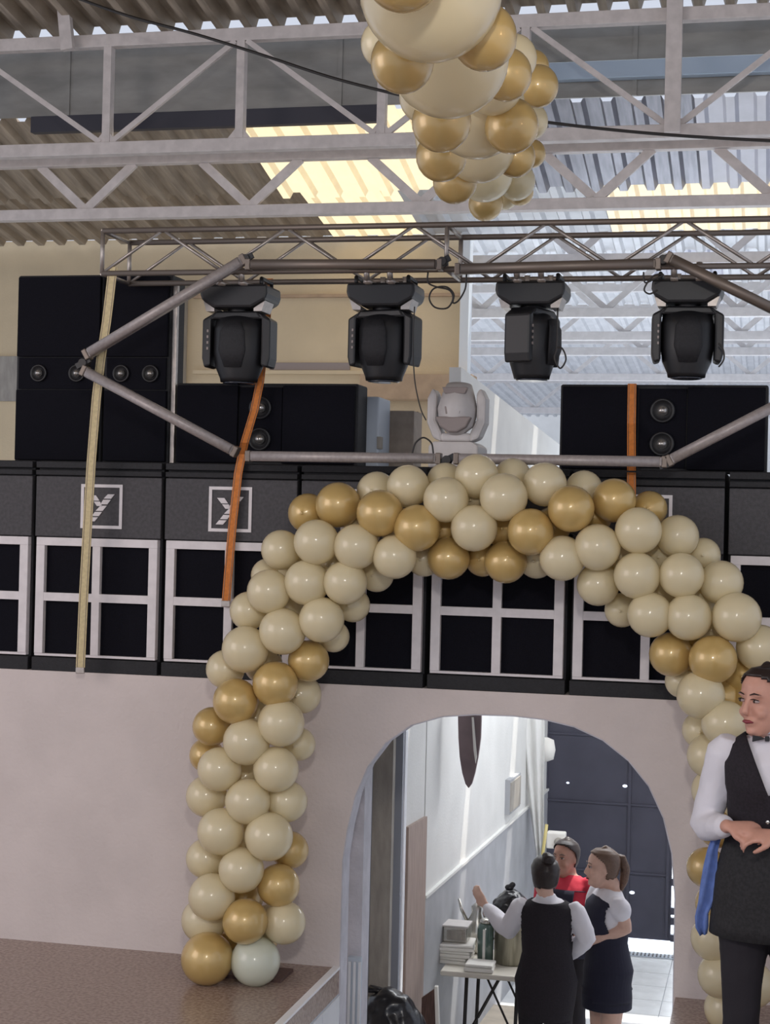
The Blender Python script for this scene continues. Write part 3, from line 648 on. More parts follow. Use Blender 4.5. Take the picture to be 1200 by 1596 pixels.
# white moving head standing
wY = YC+0.02; q = at(713, 700, wY); k = 1/ppm(q)
wm = thing('white_moving_head', 'white moving head light standing on the speaker row above the balloon crown', 'stage light', (q.x, wY, ZT))
def wz(y): return at(713, y, wY).z-ZT
MB().prism([(x*k, -0.13, z_) for x, z_ in ((-38, 0), (40, 0), (40, wz(697)), (30, wz(690)), (-30, wz(690)), (-38, wz(697)))], (0, 0.26, 0)).build('base', M['whiteplastic'], wm, bevel=0.01)
yk = MB()
for s in (-1, 1):
    yk.prism([(s*k*x, -0.06, wz(y)) for x, y in ((22, 690), (36, 684), (46, 660), (46, 622), (38, 606), (31, 614), (32, 655), (22, 676))], (0, 0.12, 0))
yk.box((-24*k, -0.06, wz(689)), (24*k, 0.06, wz(676))).build('yoke', M['whiteplastic'], wm, bevel=0.012)
hh_ = MB().loft([((0, -0.02, wz(674)), 15*k, 0.05), ((0, -0.03, wz(665)), 27*k, 0.10), ((0, -0.02, wz(640)), 31*k, 0.12), ((0, 0, wz(618)), 26*k, 0.10), ((0, 0.01, wz(600)), 20*k, 0.06)], n=28).build('head', M['whiteplastic'], wm, smooth='auto')
MB().prism([(x*k, -0.128, wz(y)) for x, y in ((-14, 636), (12, 636), (10, 648), (-12, 648))], (0, 0.03, 0)).build('recess', M['greyplastic'], hh_, bevel=0.003)
MB().prism([(x*k, -0.135, wz(y)) for x, y in ((-28, 652), (28, 652), (20, 668), (6, 676), (-6, 676), (-20, 668))], (0, 0.05, 0)).build('lens_shroud', M['greyplastic'], hh_, bevel=0.008)
MB().prism([(x*k, -0.105, wz(y)) for x, y in ((-20, 606), (20, 606), (16, 616), (-16, 616))], (0, 0.03, 0)).build('badge_plate', M['greyplastic'], hh_, bevel=0.003)

# ------------------------------------------------------------------ straps
def strap(pts, wpx, Y, name, label, m, extra=None):
    P = [at(q[0], q[1], q[2] if len(q) > 2 else Y) for q in pts]; k = 1/ppm(P[0]); hw = wpx/2*k
    t = thing(name, label, 'strap', P[-1]); mb = MB()
    L = [p-P[-1] for p in P]; n = len(L); vs = []
    for p in L: vs += [p+V((-hw, 0, 0)), p+V((hw, 0, 0)), p+V((hw, 0.004, 0)), p+V((-hw, 0.004, 0))]
    fs = [(i*4+a, i*4+(a+1) % 4, (i+1)*4+(a+1) % 4, (i+1)*4+a) for i in range(n-1) for a in range(4)]+[(0, 1, 2, 3), ((n-1)*4, (n-1)*4+3, (n-1)*4+2, (n-1)*4+1)]
    mb.add(vs, fs).build('webbing', m, t)
    st = MB()
    for s in (-0.7, 0.7):
        for i in range(n-1): st.beam(L[i]+V((s*hw, -0.001, 0)), L[i+1]+V((s*hw, -0.001, 0)), 0.002, 0.002)
    st.build('stitching', M['alu_dark'], t)
    if extra: extra(t, P, k)
    return t
def hook(t, P, k):
    MB().box((-0.022, -0.006, -0.03), (0.022, 0.006, 0.0)).build('ratchet_hook', M['alu'], t, bevel=0.003)
strap([(176, 416), (166, 500), (157, 560), (150, 620), (142, 720), (136, 820), (130, 930), (125, 1040)], 15, WY-0.11, 'yellow_strap', 'pale yellow ratchet strap hanging from the truss end down to the wall top', M['strap_yellow'], hook)
strap([(419, 434, LB), (414, 520, LB), (405, 596, LB-0.01), (396, 640, LB-0.03), (381, 690, LB-0.10), (377, 708, WY-0.012), (371, 738, WY-0.015), (362, 820, WY-0.015), (355, 900, WY-0.015), (352, 936, WY-0.015)], 13, WY-0.07, 'orange_strap', 'long orange strap slanting from the first moving head over the grid cabinet', M['strap_orange'], hook)
strap([(986, 600, YC+0.12), (985, 598, YC-0.008), (984, 660, YC-0.012), (984, 722, WY+0.10), (984, 740, WY-0.012), (984, 772, WY-0.012)], 13, WY-0.06, 'orange_strap', 'short vertical orange strap over the right lying speaker', M['strap_orange'], hook)

# ------------------------------------------------------------------ cables
def cable(pts, Y, r, label, name='cable'):
    P = [at(x, y, Y) for x, y in pts]; n = len(P); Q = []
    for i in range(n-1):
        p0, p1, p2, p3 = P[max(i-1, 0)], P[i], P[i+1], P[min(i+2, n-1)]
        for s in range(6):
            t = s/6; Q.append(0.5*((2*p1)+(p2-p0)*t+(2*p0-5*p1+4*p2-p3)*t*t+(3*p1-p0-3*p2+p3)*t**3))
    Q.append(P[-1]); o = MB().tube([q-P[0] for q in Q], r, 7).build(name, M['cable'], smooth='auto'); o.location = P[0]
    return tag(o, label, 'cable')
cable([(95, -12), (200, 25), (300, 52), (400, 83), (520, 122), (640, 152), (740, 172), (840, 189), (960, 203), (1080, 213), (1230, 221)], 9.9, 0.010, 'thick black cable sagging across the roof behind the hanging balloons', 'overhead_cable')
cable([(667, 424), (667, 440), (680, 447), (700, 452), (706, 465), (697, 480), (678, 479), (669, 465), (676, 450), (695, 447), (707, 458), (706, 472), (715, 468), (725, 450), (727, 428)], TYP+0.01, 0.004, 'black cable coiled in a loop between the two truss tube lights', 'coiled_cable')
cable([(646, 478), (644, 530), (646, 590), (655, 635), (664, 655)], TYP+0.12, 0.003, 'thin black cable dropping from the second moving head to the white one')
cable([(869, 480), (868, 540), (864, 558), (873, 574), (882, 560), (876, 543), (866, 542)], LY+0.05, 0.004, 'black cable looping beside the third moving head')
cable([(1120, 535), (1127, 545), (1128, 560), (1120, 572)], LY+0.05, 0.004, 'short black cable bowed beside the rightmost moving head')
cable([(642, 716), (643, 705), (648, 690), (660, 682), (672, 690), (675, 704), (676, 716)], TYP+0.025, 0.004, 'black cable arching over the bottom tube left of the white moving head')
cable([(1003, 424), (1005, 440), (1018, 436), (1034, 428), (1018, 430), (1004, 450), (1012, 458), (1025, 452)], TYP+0.02, 0.004, 'black cable tangled left of the rightmost moving head')

# ------------------------------------------------------------------ roof
def corrugated(x0, x1, yA, zA, yB, zB, nm, base_m, panels, pitch=0.2, h=0.045, pw=0.8):
    root = thing(nm, None, None, (x0, yA, zA)); root['kind'] = 'structure'
    x = x0; i = 0
    while x < x1-0.01:
        m = base_m
        for (a, b, mm) in panels:
            if a <= x+pw/2 <= b: m = mm
        nseg = 6
        vs, fs = [], []; npp = int(round(pw/pitch)); xs = []
        for k in range(npp):
            for (u, hh) in ((0, 0), (0.28, 0), (0.40, h), (0.88, h)): xs.append((k*pitch+u*pitch, hh))
        xs.append((npp*pitch, 0))
        for j in range(nseg+1):
            t = j/nseg; 
            for (u, hh) in xs: vs.append((x-x0+u, (yB-yA)*t, (zB-zA)*t+hh+0.0015*math.sin(x*9+j*2)))
        w_ = len(xs)
        for j in range(nseg):
            for k in range(w_-1): a = j*w_+k; fs.append((a, a+1, a+w_+1, a+w_))
        o = MB().add(vs, fs).build('roof_panel', m, root)
        x += pw; i += 1
    return root
E1 = 10.82; z1 = at(600, 40, E1).z+0.0
corrugated(-9.4, 5.0, -3.0, z1+0.165*(E1+3.0), E1, z1, 'ceiling_upper', M['sheet'], [], h=0.085)
# fascia with blue gutter
FY = 11.0
ft0, fb0 = z1-0.01, at(600, 163, FY).z
fa = struct(MB().box((-9, FY, fb0), (5, FY+0.02, at(600, 50, FY).z)).build('wall_fascia', M['fascia']))
for k in range(7):
    x = -9+k*2.0; MB().box((x, FY-0.012, fb0), (x+0.03, FY, ft0)).build('seam', M['fascia'], fa)
gx0, gx1 = at(50, 170, FY).x, at(600, 150, FY).x
MB().box((gx0, FY-0.02, fb0-0.115), (gx1, FY+0.05, fb0-0.0)).build('dark_channel', M['dark_gap'], fa, bevel=0.004)
gx2 = at(850, 120, FY).x
MB().prism([(gx2, FY-0.10, fb0+0.10), (gx2, FY-0.01, fb0+0.10), (gx2, FY-0.01, fb0+0.23), (gx2, FY-0.14, fb0+0.20)], (5-gx2, 0, 0)).build('gutter', M['gutter'], fa, bevel=0.004)
# second roof
A2, B2 = 11.06, 12.4
za, zb_ = at(600, 170, A2).z, at(600, 306, B2).z
xs_ = lambda px, Y, y=250: at(px, y, Y).x
corrugated(-9.4, 5.0, A2, za, B2, zb_, 'ceiling_middle', M['sheet'], [(xs_(405, 11.8), xs_(690, 11.8), M['sky_yellow']), (xs_(1010, 11.8), 5, M['skylight_and_glare']), (xs_(700, 11.8), xs_(1010, 11.8), M['sheet_blue'])])  # pale right-hand panels paint the glare on grey metal sheet
A3, B3 = 12.6, 14.0
z3a, z3b = zb_+0.18, at(600, 374, B3).z
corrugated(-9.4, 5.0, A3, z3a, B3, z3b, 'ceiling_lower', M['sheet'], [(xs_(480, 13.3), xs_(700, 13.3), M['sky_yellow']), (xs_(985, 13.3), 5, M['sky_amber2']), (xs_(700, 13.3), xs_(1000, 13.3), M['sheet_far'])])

def roof_truss(Y, zt, zb, ch, label, nodes, kind, web=0.035, m=M['truss'], x0=-8.5, x1=4.5):
    t = thing('roof_truss', label, 'truss', (x0, Y, zb), 0)
    L = x1-x0; H = zt-zb
    MB().box((0, -0.04, H-ch/2), (L, 0.04, H+ch/2)).build('top_chord', m, t, bevel=0.004)
    MB().box((0, -0.045, -ch/2), (L, 0.045, ch/2)).build('bottom_chord', m, t, bevel=0.004)
    if kind == 'post':
        for i, x in enumerate(nodes):
            MB().beam((x-x0, 0, ch/2), (x-x0, 0, H-ch/2), 0.055, 0.07, (0, 1, 0)).build('post', m, t)
            if i < len(nodes)-1:
                xa, xb = x-x0, nodes[i+1]-x0; u = (i+1) % 2
                za_, zb__ = (H-ch/2, ch/2) if u == 0 else (ch/2, H-ch/2)
                MB().beam((xa+0.04, -0.02, za_), (xb-0.04, -0.02, zb__), web, 0.03, (0, 1, 0)).build('diagonal', m, t)
            gp = MB().prism([(x-x0-0.08, -0.03, ch/2), (x-x0+0.08, -0.03, ch/2), (x-x0+0.03, -0.03, ch/2+0.06), (x-x0-0.03, -0.03, ch/2+0.06)], (0, 0.01, 0)).build('gusset', m, t)
    else:
        for (x, hw) in nodes:
            for s in (-1, 1): MB().beam((x-x0, -0.01*s, ch/2-0.01), (x-x0+s*hw, -0.01*s, H-ch/2+0.01), web, 0.03, (0, 1, 0)).build('web', m, t)
    return t
Y1 = 10.6
nod = [at(x, 150, Y1).x for x in (-262, -48, 169, 376, 596, 818, 1050, 1285)]
rt1 = roof_truss(Y1, 5.31, 4.575, 0.085, 'nearest pale steel roof truss with upright posts crossing the top of the photo', [nod[0]]+nod[1:], 'post')
# thick extra post and the slanting hanger at the top
p = at(1050, 100, Y1-0.06)
MB().box((p.x-0.05-rt1.location.x, -0.10, -0.02), (p.x+0.05-rt1.location.x, -0.046, 1.1)).build('wide_post', M['truss'], rt1, bevel=0.004)
a, b = at(97, -20, Y1-0.12), at(106, 78, Y1-0.12)
MB().beam(a-rt1.location, b-rt1.location, 0.085, 0.05, (0, 1, 0)).build('hanger', M['truss'], rt1)
Y2 = 10.95
zb2_, zt2 = at(600, 325, Y2).z, at(600, 238, Y2).z
rt2 = roof_truss(Y2, zt2, zb2_, 0.075, 'pale steel roof truss with V-shaped webs just behind and below the nearest one', [(at(x, 300, Y2).x, 0.36) for x in (-130, 135, 390, 657, 930, 1205)], 'v', 0.06)
Y3 = 14.3
zz = at(1100, 398, Y3).z
far_lab = ['first pale truss of the far hall, level with the lighting truss', 'second pale truss of the far hall behind the moving heads', 'third pale truss of the far hall behind the moving heads', 'fourth pale truss of the far hall', 'fifth pale truss of the far hall, just above the right lying speaker', 'most distant pale truss of the far hall']
xw = at(728, 450, 14.1).x
for i, (Yk, yb) in enumerate(((14.35, 405), (17.0, 488), (19.0, 524), (21.5, 548), (25.0, 588), (30, 640))):
    zk = at(900, yb, Yk).z
    hk = 0.55
    roof_truss(Yk, zk+hk, zk, 0.09+0.004*i, far_lab[i], [(xw-3+j*1.3, 0.55) for j in range(9)] if True else [], 'v', 0.06, M['truss2'], x0=xw-3.4-0.4*i, x1=6+i)
    Yn = (17.0, 19.0, 21.5, 25.0, 30, 38)[i]
    corrugated(xw-3.6, 6.8, Yk+0.1, zk+hk+0.32, Yn-0.05, at(900, (488, 524, 548, 588, 640, 690)[i], Yn).z+hk+0.03, 'ceiling_far', M['sheet_far'], [(at(975, 480, Yk+1).x, at(1165, 480, Yk+1).x, M['skylight_and_glare'])] if i in (1, 2) else [])
struct(MB().box((-12, 39, -2), (12, 39.2, 6)).build('wall_far_end', M['corr_wall']))

# yellow wall behind the speakers
YW = 14.08; xe = at(722, 450, YW).x
yw = struct(MB().box((-10, YW, ZF), (xe, YW+0.2, at(300, 372, YW).z)).build('wall_back', M['yellow']))
def ybox(x0, y0, x1, y1, nm, m, d=0.03):
    a, b = at(x0, (y0+y1)/2, YW-d), at(x1, (y0+y1)/2, YW-d); zA, zB = at((x0+x1)/2, y1, YW-d).z, at((x0+x1)/2, y0, YW-d).z
    return MB().box((a.x, YW-d, zA), (b.x, YW-0.001, zB)).build(nm, m, yw, bevel=0.004)
ybox(300, 458, 722, 463, 'ledge', M['tan'], 0.05)
ybox(420, 565, 545, 577, 'recess_strip', M['greyplastic'], 0.02)
ybox(300, 577, 722, 583, 'ledge', M['yellow'], 0.05)
ybox(560, 583, 735, 622, 'tan_beam', M['tan'], 0.25)
ybox(266, 440, 286, 600, 'pier', M['concrete'], 0.10)
ybox(-60, 555, 32, 625, 'grey_band', M['concrete'], 0.03)
pw_ = at(730, 450, 14.0)
struct(MB().box((xe, 13.95, 1.5), (xe+0.075, 14.1, at(730, 348, 13.95).z)).build('trim_corner_post', mat('white_corner_post', (0.75, 0.80, 0.84), 0.4)))

# ------------------------------------------------------------------ balloons
def balloon_mesh(m, nm):
    prof = []
    for i in range(15):
        a = math.pi*i/14
        z = math.cos(a); r = math.sin(a)
        if z < 0: r *= 1-0.05*z*z; z *= 1.07
        prof.append((max(r, 0.02), z))
    prof = prof[:-1]+[(0.07, -1.065), (0.035, -1.09), (0.04, -1.11), (0.075, -1.15), (0.03, -1.155)]
    me = MB().lathe(prof, 28).mesh(nm); me.materials.append(m)
    for p in me.polygons: p.use_smooth = True
    return me
BM = {'c': balloon_mesh(M['cream'], 'cream_balloon'), 'g': balloon_mesh(M['gold'], 'gold_balloon'), 'w': balloon_mesh(M['mint'], 'white_balloon')}
def balloon(root, px, py, rp, col, Y, core, sc=1.0):
    p = at(px, py, Y); r = rp*1.08/ppm(p)
    o = bpy.data.objects.new('balloon', BM[col]); C.objects.link(o); o.parent = root
    o.location = p-root.location; o.scale = (r, r, r*rnd.uniform(1.0, 1.04))
    d = p-core
    if d.length < 1e-3: d = V((0, -1, 0))
    o.rotation_euler = d.to_track_quat('Z', 'Y').to_euler()
    if col == 'g': o['label'] = 'pearly gold balloon'
    elif col == 'w': o['label'] = 'greenish white balloon'
    return o
BF, BMi, BB = WY-0.43, WY-0.33, WY-0.22   # front, middle, back depth
B = [ # x,y,r,colour,layer
(480,800,29,'g',2),(527,787,33,'g',1),(592,800,34,'g',0),(587,766,29,'c',2),(493,845,33,'c',0),(555,852,33,'c',0),(615,868,32,'c',0),(438,857,29,'c',1),(418,897,25,'c',2),
(419,922,32,'c',0),(478,908,33,'c',0),(538,908,32,'c',0),(587,896,25,'c',2),(550,943,25,'c',2),(388,952,28,'c',1),(501,966,33,'c',0),(440,984,34,'c',0),(520,992,23,'c',2),
(382,1012,34,'c',0),(351,1043,28,'c',1),(481,1030,30,'g',1),(429,1066,33,'g',0),(367,1093,33,'g',0),(330,1132,28,'g',1),(322,1177,25,'g',2),(471,1082,28,'c',2),(438,1127,34,'c',0),(384,1156,34,'c',0),
(466,1160,24,'c',2),(342,1199,32,'c',0),(430,1199,33,'c',0),(322,1241,30,'c',1),(386,1249,33,'c',0),(447,1249,30,'c',1),(344,1296,34,'c',0),(419,1304,35,'c',0),(452,1325,27,'g',2),(321,1338,29,'c',1),
(376,1356,33,'c',0),(434,1380,31,'g',1),(330,1398,34,'c',0),(382,1436,33,'g',0),(318,1434,33,'c',1),(443,1438,31,'c',1),(356,1475,24,'g',2),(323,1494,38,'g',0),(398,1498,36,'w',0),
(636,758,31,'c',1),(694,750,27,'c',2),(695,779,33,'c',0),(743,742,32,'c',1),(799,743,27,'c',2),(785,775,35,'c',0),(849,755,32,'c',1),(650,823,34,'g',0),(699,870,31,'g',1),(694,826,30,'g',2),(739,823,34,'c',0),
(752,872,25,'g',2),(788,876,31,'g',1),(788,824,30,'g',2),(827,829,34,'g',0),(661,872,25,'c',2),(836,874,26,'c',2),
(910,762,27,'c',2),(890,793,34,'g',0),(957,780,32,'g',1),(1012,793,26,'g',2),(876,870,33,'c',0),(931,853,34,'c',0),(995,827,34,'c',0),(1056,836,31,'c',1),(1096,865,25,'c',2),(932,911,31,'c',1),(993,897,34,'c',0),
(1062,897,33,'c',0),(1124,908,32,'c',1),(969,951,25,'c',2),(1013,958,33,'c',0),(1073,962,34,'c',0),(1148,962,36,'c',0),(1028,868,26,'c',2),(1184,1010,34,'c',1),(1046,1020,32,'g',1),(1111,1028,35,'g',0),(1157,1052,30,'g',2),
(1062,1062,24,'c',2),(1092,1083,35,'c',0),(1130,1128,34,'c',0),(1165,1085,28,'g',2),(1092,1138,27,'c',2),(1105,1178,32,'c',1),(1150,1185,33,'c',0),(1190,1150,32,'c',1),(1112,1232,32,'c',1),(1158,1245,33,'c',0),(1195,1210,30,'g',1),
(1120,1288,31,'g',1),(1165,1305,33,'c',0),(1101,1352,29,'g',0),(1145,1360,32,'c',1),(1190,1345,30,'c',1),(1118,1408,32,'g',1),(1165,1415,32,'c',0),(1112,1462,33,'c',0),(1160,1478,32,'c',1),(1123,1520,33,'c',0),(1172,1535,33,'c',0),(1195,1440,30,'c',1),(1133,1572,33,'c',1),
(520,880,28,'c',2),(565,828,27,'c',2),(460,880,27,'c',2),(447,945,28,'c',2),(410,1035,28,'c',2),(400,1120,28,'c',2),(385,1210,28,'c',2),(382,1300,28,'c',2),(350,1370,27,'c',2),(380,1400,28,'g',2),(420,1440,28,'c',2),(405,1465,26,'g',2),(620,820,28,'c',2),(740,780,28,'c',2),(860,820,28,'g',2),(925,805,27,'g',2),(965,870,27,'c',2),(1030,930,27,'c',2),(1090,930,27,'c',2),(1110,980,28,'c',2),(1080,1020,27,'g',2),(1130,1085,27,'g',2)]
base_p = at(360, 1531, BMi); 
ba = thing('balloon_arch', 'arch of cream and gold balloons standing on the stage around the arched doorway', 'balloon arch', (-1.2, BMi, 0))
for (x, y, r, c, l) in B:
    Y = (BF, BMi, BB)[l]+rnd.uniform(-0.012, 0.012)
    if (x, y) in ((323, 1494), (398, 1498)):
        r_ = r/ppm(at(x, y, Y)); Y = atz(x, y, r_+0.002).y
    p = at(x, y, Y)
    balloon(ba, x, y, r, c, Y, V((p.x+(0.0), BB-0.02, p.z)))
# supporting line inside the arch
cl = [(385,1500),(385,1400),(390,1300),(395,1200),(415,1080),(450,960),(510,880),(590,835),(690,812),(790,812),(890,830),(970,865),(1050,930),(1110,1010),(1135,1100),(1140,1250),(1140,1400),(1145,1560)]
MB().tube([at(x, y, BB)-ba.location for x, y in cl], 0.006, 6).build('arch_frame', M['cable'], ba)
fp = atz(372, 1512, 0.0); 
MB().box((-0.13, -0.10, 0), (0.15, 0.10, 0.014)).xf(Matrix.Translation(V((at(400, 1500, BB).x, BB-0.01, 0))-ba.location)).build('foot_plate', M['darkwood'], ba)

G = [(629,-46,59,'g',3.6),(672,-19,104,'c',3.85),(627,96,46,'g',4.05),(755,59,47,'g',4.0),(699,88,88,'c',4.45),(601,68,36,'c',4.6),(800,92,34,'c',5.2),(789,117,37,'g',4.9),(838,135,30,'g',6.2),(688,190,43,'g',4.95),(744,171,69,'c',5.6),
(797,197,39,'g',5.5),(688,243,37,'g',6.0),(747,227,53,'c',6.8),(803,245,29,'g',6.9),(829,240,20,'g',7.6),(709,283,32,'g',6.9),(755,269,42,'c',8.2),(805,283,27,'c',8.4),(757,317,25,'g',8.6),(811,300,19,'g',8.8),(787,305,20,'c',8.9),
(650,60,40,'c',4.9),(665,150,40,'c',5.1),(830,105,24,'g',6.5),(826,190,26,'c',7.2),(768,130,45,'c',5.4),(690,215,40,'c',6.3)]
bg_ = thing('balloon_garland', 'garland of large cream and small gold balloons hanging from the roof truss', 'balloon garland', at(757, 235, 9.2))
for (x, y, r, c, Y) in G:
    p = at(x, y, Y); balloon(bg_, x, y, r, c, Y, p+V((0.02, 0.05, 0.12)))
MB().tube([at(690, -60, 4.2)-bg_.location, at(710, 70, 5.0)-bg_.location, at(740, 170, 6.2)-bg_.location, at(752, 240, 8.2)-bg_.location, at(770, 235, 10.52)-bg_.location], 0.005, 6).build('string', M['cable'], bg_)

# ------------------------------------------------------------------ people
def limb(mb, pts, rs, side=(1, 0, 0), n=14):
    P = [V(p) for p in pts]; secs = []
    a, b = P[0], P[1]; d = (b-a).normalized()
    secs.append((a-d*rs[0]*0.8, rs[0]*0.55, rs[0]*0.55))
    for p, r in zip(P, rs): secs.append((p, r, r))
    d = (P[-1]-P[-2]).normalized(); secs.append((P[-1]+d*rs[-1]*0.8, rs[-1]*0.5, rs[-1]*0.5))
    return mb.loft(secs, side, n)
def lerp_chain(pts, rs, k=4):
    P, R_ = [], []
    for i in range(len(pts)-1):
        for s in range(k):
            t = s/k; P.append(V(pts[i]).lerp(V(pts[i+1]), t)); R_.append(rs[i]*(1-t)+rs[i+1]*t)
    P.append(V(pts[-1])); R_.append(rs[-1]); return P, R_
def hand(mb, wrist, direction, palm_n, size=1.0, curl=0.7, thumb_side=1):
    d = V(direction).normalized(); n = (V(palm_n)-d*V(palm_n).dot(d)).normalized(); s = d.cross(n)*thumb_side
    W = V(wrist); L = 0.085*size
    mb.loft([(W-d*0.01, 0.024*size, 0.018*size), (W+d*0.03*size, 0.034*size, 0.015*size), (W+d*L*0.85, 0.040*size, 0.014*size), (W+d*L, 0.037*size, 0.011*size)], s, 12)
    for i, (o, fl) in enumerate(((0.030, 0.068), (0.010, 0.077), (-0.010, 0.072), (-0.029, 0.056))):
        p = W+d*(L-0.006)+s*o*size; dd = d.copy(); pts = [p-d*0.015]; pts.append(p)
        for j, fr in enumerate((0.45, 0.32, 0.23)):
            ang = curl*(0.6+0.35*j); axis = s
            dd = (dd*math.cos(ang)+n*math.sin(ang)).normalized() if j == 0 else (dd*math.cos(curl*0.8)+(n-dd*n.dot(dd)).normalized()*math.sin(curl*0.8)).normalized()
            p = p+dd*fl*fr*size; pts.append(p)
        mb.tube(pts, [0.0092*size, 0.0092*size, 0.0086*size, 0.0078*size, 0.006*size], 8)
    p = W+d*0.022*size+s*0.026*size; td = (d*0.6+s*0.7+n*0.35).normalized()
    mb.tube([p-td*0.01, p+td*0.03*size, p+td*0.03*size+(d*0.8+n*0.4+s*0.15).normalized()*0.03*size, p+td*0.03*size+(d*0.8+n*0.5).normalized()*0.052*size], [0.013*size, 0.0115*size, 0.0100*size, 0.0075*size], 8)
HEAD = [(-0.118, 0.018, 0.016, -0.058), (-0.110, 0.032, 0.030, -0.052), (-0.092, 0.045, 0.048, -0.038), (-0.06, 0.058, 0.070, -0.018), (-0.02, 0.067, 0.087, 0.0), (0.02, 0.073, 0.094, 0.006), (0.055, 0.073, 0.093, 0.008), (0.085, 0.060, 0.078, 0.010), (0.105, 0.040, 0.052, 0.012), (0.115, 0.015, 0.02, 0.013)]
def person(name, label, loc, rz, j, sk, vox=0.010, gender='f', clothes=None, hairm=None, hairstyle=None, headyaw=0, headpitch=0, size=1.0, face=True, hands=True, shoes=True):
    t = thing(name, label, 'person', loc, rz)
    hz = j['head']; HM = Matrix.Translation(hz) @ Matrix.Rotation(headyaw, 4, 'Z') @ Matrix.Rotation(headpitch, 4, 'X')
    b = MB()
    hb_ = MB()
    hb_.loft([((0, cy, z), rx, ry) for z, rx, ry, cy in HEAD], (1, 0, 0), 24)
    hb_.loft([((0, -0.080, 0.022), 0.007, 0.010), ((0, -0.096, -0.010), 0.010, 0.011), ((0, -0.106, -0.030), 0.0145, 0.012), ((0, -0.094, -0.042), 0.012, 0.008)], (1, 0, 0), 12)
    for s in (-1, 1):
        hb_.ell((s*0.074, 0.012, -0.008), (0.010, 0.018, 0.030), 10, 8); hb_.ell((s*0.036, -0.058, -0.035), (0.022, 0.022, 0.022), 12, 8)
        hb_.ell((s*0.03, -0.074, 0.030), (0.024, 0.012, 0.009), 12, 8)
    hb_.ell((0, -0.078, -0.066), (0.024, 0.014, 0.016), 12, 8).ell((0, -0.070, -0.100), (0.020, 0.018, 0.014), 12, 8)
    hb_.xf(HM); b.v, b.f = hb_.v, hb_.f
    nk = V(j['neck']); b.loft([(V(hz)+V((0, 0.02, -0.05)), 0.050, 0.055), (nk+V((0, 0.015, 0.02)), 0.050, 0.052), (nk+V((0, 0.01, -0.04)), 0.062, 0.058), (nk+V((0, 0, -0.09)), 0.10, 0.06)], (1, 0, 0), 18)
    T = j['torso']
    b.loft([(V(c), rx, ry) for c, rx, ry in T], (1, 0, 0), 28)
    for k in ('R', 'L'):
        sh, el, wr = V(j['sh'+k]), V(j['el'+k]), V(j['wr'+k])
        P, R_ = lerp_chain([sh, sh.lerp(el, 0.5), el, el.lerp(wr, 0.4), wr], [0.050, 0.043, 0.036, 0.036, 0.024], 3); limb(b, P, R_)
        if hands:
            hd = V(j.get('hd'+k, (wr-el))); hand(b, wr, hd, j.get('hn'+k, (0, 0, -1)), size, j.get('hc'+k, 0.7), j.get('ht'+k, 1))
        hp, kn, an = V(j['hp'+k]), V(j['kn'+k]), V(j['an'+k])
        P, R_ = lerp_chain([hp, hp.lerp(kn, 0.5), kn, kn.lerp(an, 0.35), an], [0.082, 0.072, 0.052, 0.052, 0.034], 3); limb(b, P, R_)
        b.loft([(an+V((0, 0.045, -0.03)), 0.028, 0.03), (an+V((0, 0.0, -0.035)), 0.036, 0.036), (an+V((0, -0.08, -0.055)), 0.040, 0.022), (an+V((0, -0.15, -0.062)), 0.034, 0.014)], (1, 0, 0), 12)
    body = organic(b, 'body', sk, t, vox, 3)
    if face:
        for s in (-1, 1):
            e = MB().ell((s*0.031, -0.079, 0.008), (0.0135, 0.010, 0.0062), 12, 8).xf(HM).build('eye', M['eyewhite'], t, smooth=True)
            gx = j.get('gaze', 0)
            MB().ell((s*0.031+gx, -0.0862, 0.008), (0.0058, 0.0045, 0.0056), 10, 8).xf(HM).build('iris', M['iris'], e, smooth=True)
            MB().tube([(s*0.014, -0.090, 0.014), (s*0.03, -0.0915, 0.0165), (s*0.046, -0.083, 0.012)], [0.0014, 0.0022, 0.0014], 6).xf(HM).build('eyelid', M['hair'], e)
            MB().tube([(s*0.013, -0.092, 0.030), (s*0.03, -0.090, 0.036), (s*0.050, -0.076, 0.030)], [0.002, 0.003, 0.0015], 6).xf(HM).build('eyebrow', hairm or M['hair'], t)
        MB().loft([((-0.024, -0.086, -0.0665), 0.002, 0.002), ((-0.012, -0.0925, -0.064), 0.005, 0.006), ((0, -0.094, -0.065), 0.006, 0.0075), ((0.012, -0.0925, -0.064), 0.005, 0.006), ((0.024, -0.086, -0.0665), 0.002, 0.002)], (0, 1, 0), 10).xf(HM).build('lips', M['lips'], t, smooth=True)
    # hair cap
    hm = MB().loft([((0, cy+0.006, z*(1.05 if z > 0.08 else 1)), rx*1.08+0.004, ry*1.06+0.004) for z, rx, ry, cy in HEAD if z > -0.10]+[((0, 0.014, 0.130), 0.01, 0.012)], (1, 0, 0), 40)
    keep = []
    subdv = 0
    me = hm.mesh('hair'); bm = bmesh.new(); bm.from_mesh(me); bmesh.ops.subdivide_edges(bm, edges=bm.edges, cuts=3, use_grid_fill=True)
    def bound(z):
        T_ = ((-9, 0.014), (0.0, 0.012), (0.03, 0.004), (0.06, -0.024), (0.092, -0.062), (0.104, -0.09), (9, -0.09))
        for (a, b), (c_, d) in zip(T_[:-1], T_[1:]):
            if z <= c_: return b+(d-b)*(z-a)/(c_-a)
    dele = [f for f in bm.faces if (lambda c: c.y < bound(c.z) or c.z < -0.06)(f.calc_center_median())]
    bmesh.ops.delete(bm, geom=dele, context='FACES'); bm.to_mesh(me); bm.free()
    me.transform(HM); me.materials.append(hairm or M['hair'])
    ho = bpy.data.objects.new('hair', me); C.objects.link(ho); ho.parent = t
    so = ho.modifiers.new('s', 'SOLIDIFY'); so.thickness = 0.008; so.offset = 0
    for p in me.polygons: p.use_smooth = True
